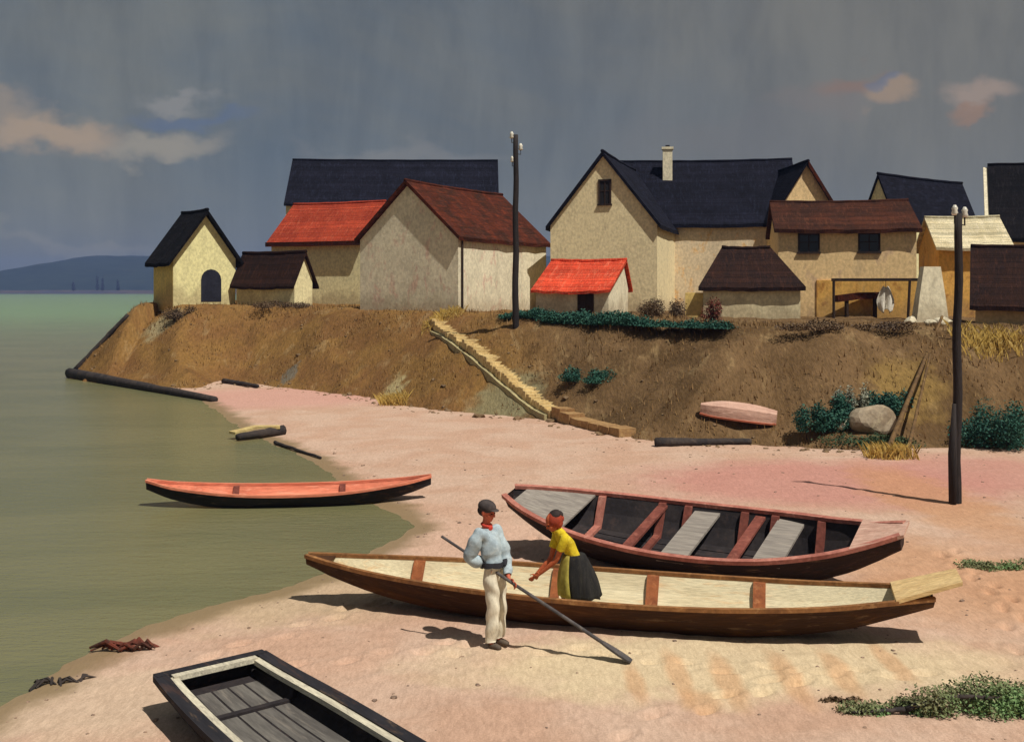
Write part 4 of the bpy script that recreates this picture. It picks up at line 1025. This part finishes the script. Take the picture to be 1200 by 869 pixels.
def cloth(name, body, sel, off, m, parent, folds=.006, fs_=26.0, hang=0.0):
    """garment cut from the body surface and let out by off(p)"""
    bm = bmesh.new(); bm.from_mesh(body.data)
    bmesh.ops.delete(bm, geom=[v for v in bm.verts if not sel(v.co)], context='VERTS')
    for _ in range(5): bmesh.ops.smooth_vert(bm, verts=bm.verts, factor=.5, use_axis_x=True, use_axis_y=True, use_axis_z=True)
    bm.normal_update()
    for v in bm.verts:
        p = v.co; w = math.sin(p.x * fs_ + 2 * math.sin(p.z * 9)) * math.sin(p.z * fs_ * .6 + p.y * fs_) 
        v.co = p + v.normal * (off(p) + folds * w)
    for _ in range(2): bmesh.ops.smooth_vert(bm, verts=bm.verts, factor=.4, use_axis_x=True, use_axis_y=True, use_axis_z=True)
    me = bpy.data.meshes.new(name); bm.to_mesh(me); bm.free(); me.materials.clear(); me.materials.append(m); me.polygons.foreach_set('use_smooth', [True] * len(me.polygons))
    o = bpy.data.objects.new(name, me); C.objects.link(o); o.parent = parent
    sd_ = o.modifiers.new('thickness', 'SOLIDIFY'); sd_.thickness = .008
    return o
def chain(joints, edges, pts, start=None):
    prev = start
    for p in pts:
        joints.append(p); i = len(joints) - 1
        if prev is not None: edges.append((prev, i))
        prev = i
    return prev
def hand(joints, edges, wrist, wi, d, side, sc_=1.0):
    """palm and five curled fingers beyond the wrist; d pointing along the hand, side towards the thumb"""
    d = Vector(d).normalized(); side = Vector(side); side = (side - d * side.dot(d)).normalized(); nrm = d.cross(side)
    k = sc_
    palm = Vector(wrist) + d * .05 * k
    pi = chain(joints, edges, [(palm, .026 * k, .016 * k)], wi)
    for j, (o, l) in enumerate(((.03, .07), (.011, .08), (-.009, .075), (-.028, .06))):
        a = palm + d * .045 * k + side * o * k; b = a + d * l * .45 * k + nrm * .012 * k; e = b + d * l * .25 * k + nrm * .035 * k
        chain(joints, edges, [(a, .0095 * k), (b, .009 * k), (e, .0075 * k)], pi)
    a = palm - d * .02 * k + side * .035 * k; b = a + d * .035 * k + side * .018 * k + nrm * .012 * k; e = b + d * .025 * k + nrm * .015 * k
    chain(joints, edges, [(a, .011 * k), (b, .010 * k), (e, .008 * k)], pi)
def head_extras(c, f, k=1.0, tilt=0.0):
    """skull, jaw, nose, brow, lips and ears round head centre c facing f"""
    f = Vector(f).normalized(); up = Vector((0, 0, 1)); l = up.cross(f).normalized(); up = f.cross(l).normalized()
    rot = Matrix((f, l, up)).transposed().to_quaternion()
    P = lambda a, b, z: Vector(c) + (f * a + l * b + up * z) * k
    E = [(P(-.012, 0, .02), (.098*k, .076*k, .1*k), rot), (P(.022, 0, -.045), (.07*k, .058*k, .075*k), rot), (P(.055, 0, -.09), (.03*k, .03*k, .024*k), rot),
         (P(.098, 0, -.015), (.016*k, .013*k, .026*k), rot), (P(.107, 0, -.03), (.014*k, .015*k, .011*k), rot), (P(.08, 0, .022), (.014*k, .05*k, .011*k), rot),
         (P(.086, 0, -.058), (.01*k, .025*k, .007*k), rot), (P(.083, 0, -.072), (.01*k, .02*k, .007*k), rot)]
    for s_ in (-1, 1): E.append((P(-.008, s_ * .079, -.01), (.022*k, .011*k, .032*k), rot)); E.append((P(.062, s_ * .042, -.03), (.024*k, .02*k, .02*k), rot))
    eyes = [P(.083, s_ * .032, .0) for s_ in (-1, 1)]
    return E, eyes, P, rot
def ell(name, m, parent, parts, cut=None):
    bm = bmesh.new()
    for c, r, q in parts: bmesh.ops.create_uvsphere(bm, u_segments=20, v_segments=14, radius=1, matrix=Matrix.Translation(c) @ q.to_matrix().to_4x4() @ Matrix.Diagonal((*r, 1)))
    if cut: bmesh.ops.delete(bm, geom=[v for v in bm.verts if cut(v.co)], context='VERTS')
    me = bpy.data.meshes.new(name); bm.to_mesh(me); bm.free(); me.materials.append(m); me.polygons.foreach_set('use_smooth', [True] * len(me.polygons))
    o = bpy.data.objects.new(name, me); C.objects.link(o); o.parent = parent
    return o
V = Vector
# --- the oar (held by the man, its blade on the sand)
oarA = V((-.86, 13.02, 1.40)); gb = at(740, 778); oarB = V((gb.x, gb.y, gb.z + .03))
def oar_at(t): return oarA.lerp(oarB, t)
o = MB(); o.sweep([oar_at(t) for t in np.linspace(0, .86, 12)], [.018 + .006 * t for t in np.linspace(0, 1, 12)], 8)
dv = (oarB - oarA).normalized()
M_oar = paint('grey_oar', lin(92, 86, 84), lin(74, 70, 70), lin(120, 110, 100), 4)
ob = o.build('oar', M_oar, smooth=True); tag(ob, 'long thin grey oar held slantwise by the man, blade on the sand', 'oar')
bl = MB(); sdv = dv.cross(V((0, 0, 1))).normalized(); nv = sdv.cross(dv)
vs = []
for t, wd in ((.84, .022), (.88, .05), (.94, .065), (.985, .06), (1.0, .04)):
    for a, b in ((-1, -1), (1, -1), (1, 1), (-1, 1)): vs.append(oar_at(t) + sdv * wd * a + nv * .012 * b)
fs = [(i*4+k, i*4+(k+1)%4, (i+1)*4+(k+1)%4, (i+1)*4+k) for i in range(4) for k in range(4)] + [(3,2,1,0), (16,17,18,19)]
bl.add(vs, fs).build('blade', M_oar, ob)

# --- man
mg = at(578, 757); MX, MY, MZ = mg.x, mg.y, mg.z
man = empty('person', (0, 0, 0), 0, 'person in pale blue shirt, white trousers and grey cap holding a long oar', 'person')
man.location = mg
f = V((.8, -.6, 0)); l = V((.6, .8, 0))                  # facing right and towards us; his left is far and right
def M(a, b, z): return f * a + l * b + V((0, 0, z))       # local: forward, left, up
hipc = V((0.02, .02, .93)); 
pel, waist, chest, neck = hipc, hipc + V((-.03, 0, .13)), hipc + V((-.08, 0, .36)), hipc + V((-.11, 0, .53))
headc = hipc + V((-.115, -.01, .70)) + f * .03
shL, shR = chest + l * .17 + V((0, 0, .10)), chest - l * .17 + V((0, 0, .10))
tL, tR = .40, .28
hL, hR = oar_at(tL) - mg, oar_at(tR) - mg
wL = hL + V((-.07, .05, .05)); wR = hR + V((-.05, .07, .06))
eL = shL.lerp(wL, .5) + V((.03, .05, -.10)); eR = V((-.30, -.08, 1.07))
hpL, hpR = pel + l * .09 + V((0, 0, -.03)), pel - l * .09 + V((0, 0, -.03))
kL, kR = V((.05, .07, .48)) + f * .04, V((-.02, -.06, .48)) + f * .03
aL, aR = V((.06, .09, .07)), V((-.03, -.08, .07))
J = [(pel, .14, .115)]; Ed = []
wi = chain(J, Ed, [(waist, .125, .1), (chest, .155, .115), (chest + V((-.02, 0, .12)), .10, .08), (neck, .055), (headc + V((0, 0, -.06)), .05)], 0)
ci = 2
for sh, el, wr, hd in ((shL, eL, wL, hL), (shR, eR, wR, hR)):
    i = chain(J, Ed, [(sh, .062), (sh.lerp(el, .55), .05), (el, .042), (el.lerp(wr, .4), .041), (wr, .027)], ci)
    hand(J, Ed, wr, i, hd - wr, V((0, -.2, 1)), 1.0)
for hp, kn, an in ((hpL, kL, aL), (hpR, kR, aR)):
    chain(J, Ed, [(hp, .09), (hp.lerp(kn, .5), .078), (kn, .056), (kn.lerp(an, .35), .055), (an, .038), (an + V((0, 0, -.03)) + f * .06, .035), (an + V((0, 0, -.045)) + f * .14, .025)], 0)
ex, eyes, P, rot = head_extras(headc, V((.85, -.5, -.22)), 1.02)
body = skinned('body', J, Ed, M_skin, man, voxel=.008, extra=ex)
for e in eyes: ell('eye', M_eye, man, [(e, (.011, .011, .009), rot)])
def arm_part(p, arms, t1):
    for sh, el, wr in arms:
        d1, a = segd(p, sh, el); d2, b = segd(p, el, wr)
        if d1 < .085 and d1 <= d2: return True
        if d2 < .07: return b < t1
    return None
arms = ((shL, eL, wL), (shR, eR, wR))
def axis_d(p):
    a = pel.lerp(chest, max(-.3, min(1, (p.z - pel.z) / (chest.z - pel.z)))); return math.hypot(p.x - a.x, p.y - a.y)
def sel_shirt(p):
    if pel.z + .02 < p.z < chest.z and axis_d(p) < .165: return True
    a = arm_part(p, arms, .8)
    if a is not None: return a
    return pel.z + .04 < p.z < neck.z - .03 and (p - headc).length > .15 and segd(p, pel, neck)[0] < .2 and min((p - hL).length, (p - hR).length) > .07
cloth('shirt', body, sel_shirt, lambda p: .024 + .022 * max(0, 1 - abs(p.z - (waist.z + .08)) / .25), M_shirt, man, .015)
def sel_tr(p): return (pel.z - .1 < p.z < pel.z + .08 and axis_d(p) < .17) or aL.z + .0 < p.z < pel.z + .08 and min(segd(p, shL, eL)[0], segd(p, eL, hL)[0], segd(p, shR, eR)[0], segd(p, eR, hR)[0]) > .085
cloth('trousers', body, sel_tr, lambda p: .016 + .022 * max(0, 1 - p.z / .75), M_trous, man, .014)
J = [(pel + V((-.0, 0, .055)), .168, .143), (pel + V((-.005, 0, .105)), .166, .14)]
cloth('sash', body, lambda p: pel.z + .03 < p.z < pel.z + .11 and sel_shirt(V((p.x, p.y, max(p.z, pel.z + .05)))) and (axis_d(p) < .17), lambda p: .05, M_belt, man, .004)
for an in (aL, aR):
    J = [(an + V((0, 0, -.025)) - f * .03, .04, .045), (an + V((0, 0, -.03)) + f * .06, .044, .04), (an + V((0, 0, -.042)) + f * .16, .034, .026)]
    skinned('shoe', J, [(0, 1), (1, 2)], M_shoe, man, root=1)
cap = ell('cap', M_cap, man, [(P(-.015, 0, .052), (.118, .098, .085), rot), (P(.085, 0, .045), (.06, .07, .012), rot)], None)
ell('hair', plainmat('dark_hair', lin(54, 44, 40)), man, [(P(-.045, 0, -.005), (.082, .083, .07), rot)])
ell('neckerchief', plainmat('red_scarf', lin(196, 66, 50)), man, [(neck + V((0, 0, .005)) + f * .012, (.075, .075, .03), rot), (neck + f * .07 + V((0, 0, -.035)), (.025, .04, .04), rot)])

# --- woman in the long boat
bx = V((.86, 0, 0)); 
wy = 13.85; fx = .80
lbM = Matrix.Translation(LB.r.location) @ LB.r.rotation_euler.to_matrix().to_4x4()
loc = lbM.inverted() @ V((fx, wy, .2)); uu = loc.x / LB.L + .5; wz = (lbM @ V((loc.x, -.1, LB.val('k', uu) + .056))).z
wp = V((fx, (lbM @ V((loc.x, -.1, 0))).y, wz)); print('woman at', wp, uu)
wom = empty('person', wp, 0, 'person in yellow blouse and black skirt bending forward inside the long boat', 'person')
f = V((-.93, -.36, 0)).normalized(); l = V((-f.y, f.x, 0)); K = .88
pel = V((.02, 0, .80 * K)); waist = pel + f * .04 + V((0, 0, .12 * K)); chest = pel + f * .15 + V((0, 0, .32 * K)); neck = pel + f * .235 + V((0, 0, .46 * K)); headc = pel + f * .315 + V((0, 0, .60 * K))
shL, shR = chest + l * .145 * K + f * .05 + V((0, 0, .07)), chest - l * .145 * K + f * .05 + V((0, 0, .07))
wL, wR = V((-.44, -.02, .56)) + l * .05, V((-.46, -.04, .53)) - l * .05
eL, eR = shL.lerp(wL, .5) + V((.05, 0, -.06)), shR.lerp(wR, .5) + V((.06, 0, -.06))
J = [(pel, .125, .11)]; Ed = []
chain(J, Ed, [(waist, .1, .085), (chest, .125, .1), (chest.lerp(neck, .55), .085, .07), (neck, .045), (headc - f * .02 + V((0, 0, -.06)), .042)], 0)
for sh, el, wr in ((shL, eL, wL), (shR, eR, wR)):
    i = chain(J, Ed, [(sh, .05), (sh.lerp(el, .55), .042), (el, .036), (el.lerp(wr, .4), .035), (wr, .023)], 2)
    hand(J, Ed, wr, i, wr - el, V((0, 0, 1)), .88)
feet = []
for sg, dx in ((1, -.06), (-1, .05)):
    hp = pel + l * .07 * sg + V((0, 0, -.03)); an = V((dx, 0, .07)) + l * .08 * sg; kn = hp.lerp(an, .5) + f * .04; feet.append(an)
    chain(J, Ed, [(hp, .08), (hp.lerp(kn, .5), .068), (kn, .05), (kn.lerp(an, .35), .048), (an, .033), (an + V((0, 0, -.03)) + f * .06, .03), (an + V((0, 0, -.04)) + f * .13, .022)], 0)
ex, eyes, P, rot = head_extras(headc, f * .85 + V((0, 0, -.5)), .98)
wbody = skinned('body', J, Ed, M_skin2, wom, voxel=.008, extra=ex)
for e in eyes: ell('eye', M_eye, wom, [(e, (.01, .01, .008), rot)])
arms = ((shL, eL, wL), (shR, eR, wR))
def sel_bl(p):
    for sh, el, wr in arms:
        d1, a = segd(p, sh, el); d2, b = segd(p, el, wr)
        if d1 < .075 and d1 <= d2: return a < .6
        if d2 < .06: return False
    return p.z > pel.z + .03 and (p - headc).dot(neck - headc) > .09 * (neck - headc).length
cloth('blouse', wbody, sel_bl, lambda p: .02, M_yellow, wom, .011)
# skirt: gathered cone hanging from the waist
vs = []; fs = []; NA, NZ = 40, 10; top = pel + V((0, 0, .09)); bot = V((.10, .0, .24))
for j in range(NZ + 1):
    t = j / NZ; c = top.lerp(bot, t); ra = .135 + .10 * math.sin(min(t * 1.3, 1) * 1.57) + .03 * t
    for i in range(NA):
        a = 6.2832 * i / NA; q = ra * (1 + .07 * t * math.sin(a * 9 + .6 * math.sin(a * 2)) + .03 * t * math.sin(a * 4))
        vs.append((c.x + math.cos(a) * q, c.y + math.sin(a) * q * .9, c.z + (.015 * math.sin(a * 5) if j == NZ else 0)))
for j in range(NZ):
    for i in range(NA): fs.append((j*NA+i, j*NA+(i+1)%NA, (j+1)*NA+(i+1)%NA, (j+1)*NA+i))
fs.append(tuple(range(NA)))
sk = mesh_obj('skirt', vs, fs, M_skirt, wom, True)
md = sk.modifiers.new('t', 'SOLIDIFY'); md.thickness = .012
# olive apron over the front of the skirt
vs = []; fs = []
for j in range(9):
    t = j / 8; c = top.lerp(bot, t * .95); ra = (.135 + .10 * math.sin(min(t * 1.3, 1) * 1.57) + .03 * t) * 1.07 + .012
    for i in range(9):
        a = math.atan2(f.y, f.x) + (i / 8 - .5) * .95 + .2; q = ra * (1 + .05 * t * math.sin(i * 2.2)); vs.append((c.x + math.cos(a) * q, c.y + math.sin(a) * q * .93, c.z))
for j in range(8):
    for i in range(8): b = j * 9 + i; fs.append((b, b + 1, b + 10, b + 9))
ap = mesh_obj('apron', vs, fs, M_apron, wom, True); md = ap.modifiers.new('t', 'SOLIDIFY'); md.thickness = .01
for an in feet:
    J = [(an + V((0, 0, -.025)) - f * .03, .034, .038), (an + V((0, 0, -.03)) + f * .05, .038, .034), (an + V((0, 0, -.038)) + f * .13, .03, .024)]
    skinned('shoe', J, [(0, 1), (1, 2)], M_belt, wom, root=1)
ell('hair', M_hair, wom, [(P(-.036, 0, .012), (.112, .1, .108), rot), (P(-.05, 0, -.045), (.075, .088, .075), rot), (P(-.11, 0, -.02), (.055, .06, .055), rot)])
ell('headscarf', M_scarf, wom, [(P(-.07, 0, .066), (.088, .09, .062), rot), (P(-.135, 0, .03), (.045, .05, .05), rot)])

# ------------------------------------------------------------------ sky, sun, camera
SUN_EL, SUN_AZ = R(59), R(-45)                # azimuth measured from +X; negative is towards the viewer
sd = V((math.cos(SUN_EL) * math.cos(SUN_AZ), math.cos(SUN_EL) * math.sin(SUN_AZ), math.sin(SUN_EL)))
sl = bpy.data.lights.new('sun', 'SUN'); sl.energy = 4.4; sl.angle = R(.6); sl.color = (1, .95, .87)
so = bpy.data.objects.new('sun', sl); C.objects.link(so); so.rotation_euler = sd.to_track_quat('Z', 'Y').to_euler(); so.location = (20, -10, 40)
wd = bpy.data.worlds.new('World'); sc.world = wd; wd.use_nodes = True
nt = NT(wd.node_tree); bg = wd.node_tree.nodes['Background']; bg.inputs['Strength'].default_value = .1
sky = nt.node('ShaderNodeTexSky', sky_type='NISHITA'); sky.sun_disc = False; sky.sun_elevation = SUN_EL; sky.sun_rotation = R(90) - SUN_AZ
d = nt.node('ShaderNodeTexCoord').outputs['Generated']; s = nt.sep(d)
yy = nt.math('MAXIMUM', s[1], .05); u = nt.math('DIVIDE', s[0], yy); v = nt.math('DIVIDE', s[2], yy)
K10 = 10.0
def cl_(r, g, b): c = lin(r, g, b, K10); return c
streak = nt.noise(nt.map(d, scale=(9, 9, 1.6), rot=(0, .12, 0)), 2.2, 6, .62, .3)
big = nt.noise(nt.map(d, scale=(1.6, 1.6, 3)), 1.5, 5, .6, .5)
base = nt.mix(nt.rng(big, .36, .64), cl_(88, 98, 106), cl_(110, 112, 107))
base = nt.mix(nt.rng(nt.math('ADD', u, nt.math('MULTIPLY', big, .4)), -.1, .6), base, cl_(112, 110, 102))
base = nt.mix(nt.math('MULTIPLY', nt.rng(v, .16, .02), .55), base, cl_(116, 118, 113))
base = nt.mix(.55, base, nt.mix(nt.rng(streak, .3, .7), (.74, .75, .78, 1), (1.24, 1.22, 1.19, 1)), 'MULTIPLY')
uv = nt.comb(u, v, 0)
n1 = nt.node('ShaderNodeTexNoise'); n1.inputs['Scale'].default_value = 14; n1.inputs['Detail'].default_value = 6; nt.put(n1.inputs['Vector'], nt.map(uv, scale=(1, 1.6, 1)))
n1v = nt.vmath('SCALE', nt.vmath('SUBTRACT', n1.outputs['Color'], (.5, .5, .5))); n1v.node.inputs['Scale'].default_value = .10
uvw = nt.vmath('ADD', uv, n1v)
def cloud(base, px, py, rx, ry, c, k):
    m = nt.blob(uvw, (px - 600) / F, (HY - py) / F, rx / F, ry / F, .05, .75)
    return nt.mix(nt.math('MULTIPLY', m, k), base, c)
for a in ((55, 152, 120, 34, cl_(172, 148, 120), .85), (10, 118, 50, 30, cl_(158, 140, 118), .6), (190, 160, 110, 26, cl_(158, 148, 130), .75), (225, 128, 105, 17, cl_(86, 101, 130), .6), (205, 108, 60, 16, cl_(146, 142, 136), .6),
          (470, 178, 170, 26, cl_(136, 132, 126), .45), (1000, 98, 60, 24, cl_(136, 108, 90), .75), (1045, 112, 42, 26, cl_(164, 138, 110), .75), (1034, 98, 22, 16, cl_(92, 108, 130), .55), (1145, 116, 60, 30, cl_(164, 142, 124), .75), (1128, 136, 40, 14, cl_(156, 118, 88), .6), (970, 120, 90, 26, cl_(122, 112, 104), .5),
          (90, 290, 160, 14, cl_(140, 136, 124), .4), (860, 160, 200, 60, cl_(112, 108, 104), .4)):
    base = cloud(base, *a)
col = nt.mix(.93, sky.outputs[0], base)
nt.put(bg.inputs['Color'], col)

hz = MB().box(-2700, 2700, -400, 2700, -16, 82).build('haze', None); hz.data.materials.clear()
hm = bpy.data.materials.new('air'); hm.use_nodes = True; ht = hm.node_tree
for n_ in list(ht.nodes):
    if n_.type == 'BSDF_PRINCIPLED': ht.nodes.remove(n_)
pv = ht.nodes.new('ShaderNodeVolumePrincipled'); pv.inputs['Density'].default_value = .00028; pv.inputs['Color'].default_value = (.26, .40, .84, 1)
ht.links.new(pv.outputs[0], [n_ for n_ in ht.nodes if n_.type == 'OUTPUT_MATERIAL'][0].inputs['Volume']); hz.data.materials.append(hm)
tag(hz, 'bluish river haze filling the air towards the hills', 'haze', kind='stuff')
cd = bpy.data.cameras.new('camera'); cam = bpy.data.objects.new('camera', cd); C.objects.link(cam)
cam.location = (0, 0, CAMZ); cam.rotation_euler = (R(90), 0, 0)
cd.sensor_width = 36; cd.lens = 36 * F / 1200; cd.shift_y = -(434.5 - HY) / 1200; cd.clip_end = 12000; cd.clip_start = .1
sc.camera = cam
sc.view_settings.view_transform = 'Standard'; sc.view_settings.look = 'None'; sc.view_settings.exposure = 0; sc.view_settings.gamma = 1
sc.cycles.use_denoising = True; sc.cycles.max_bounces = 6
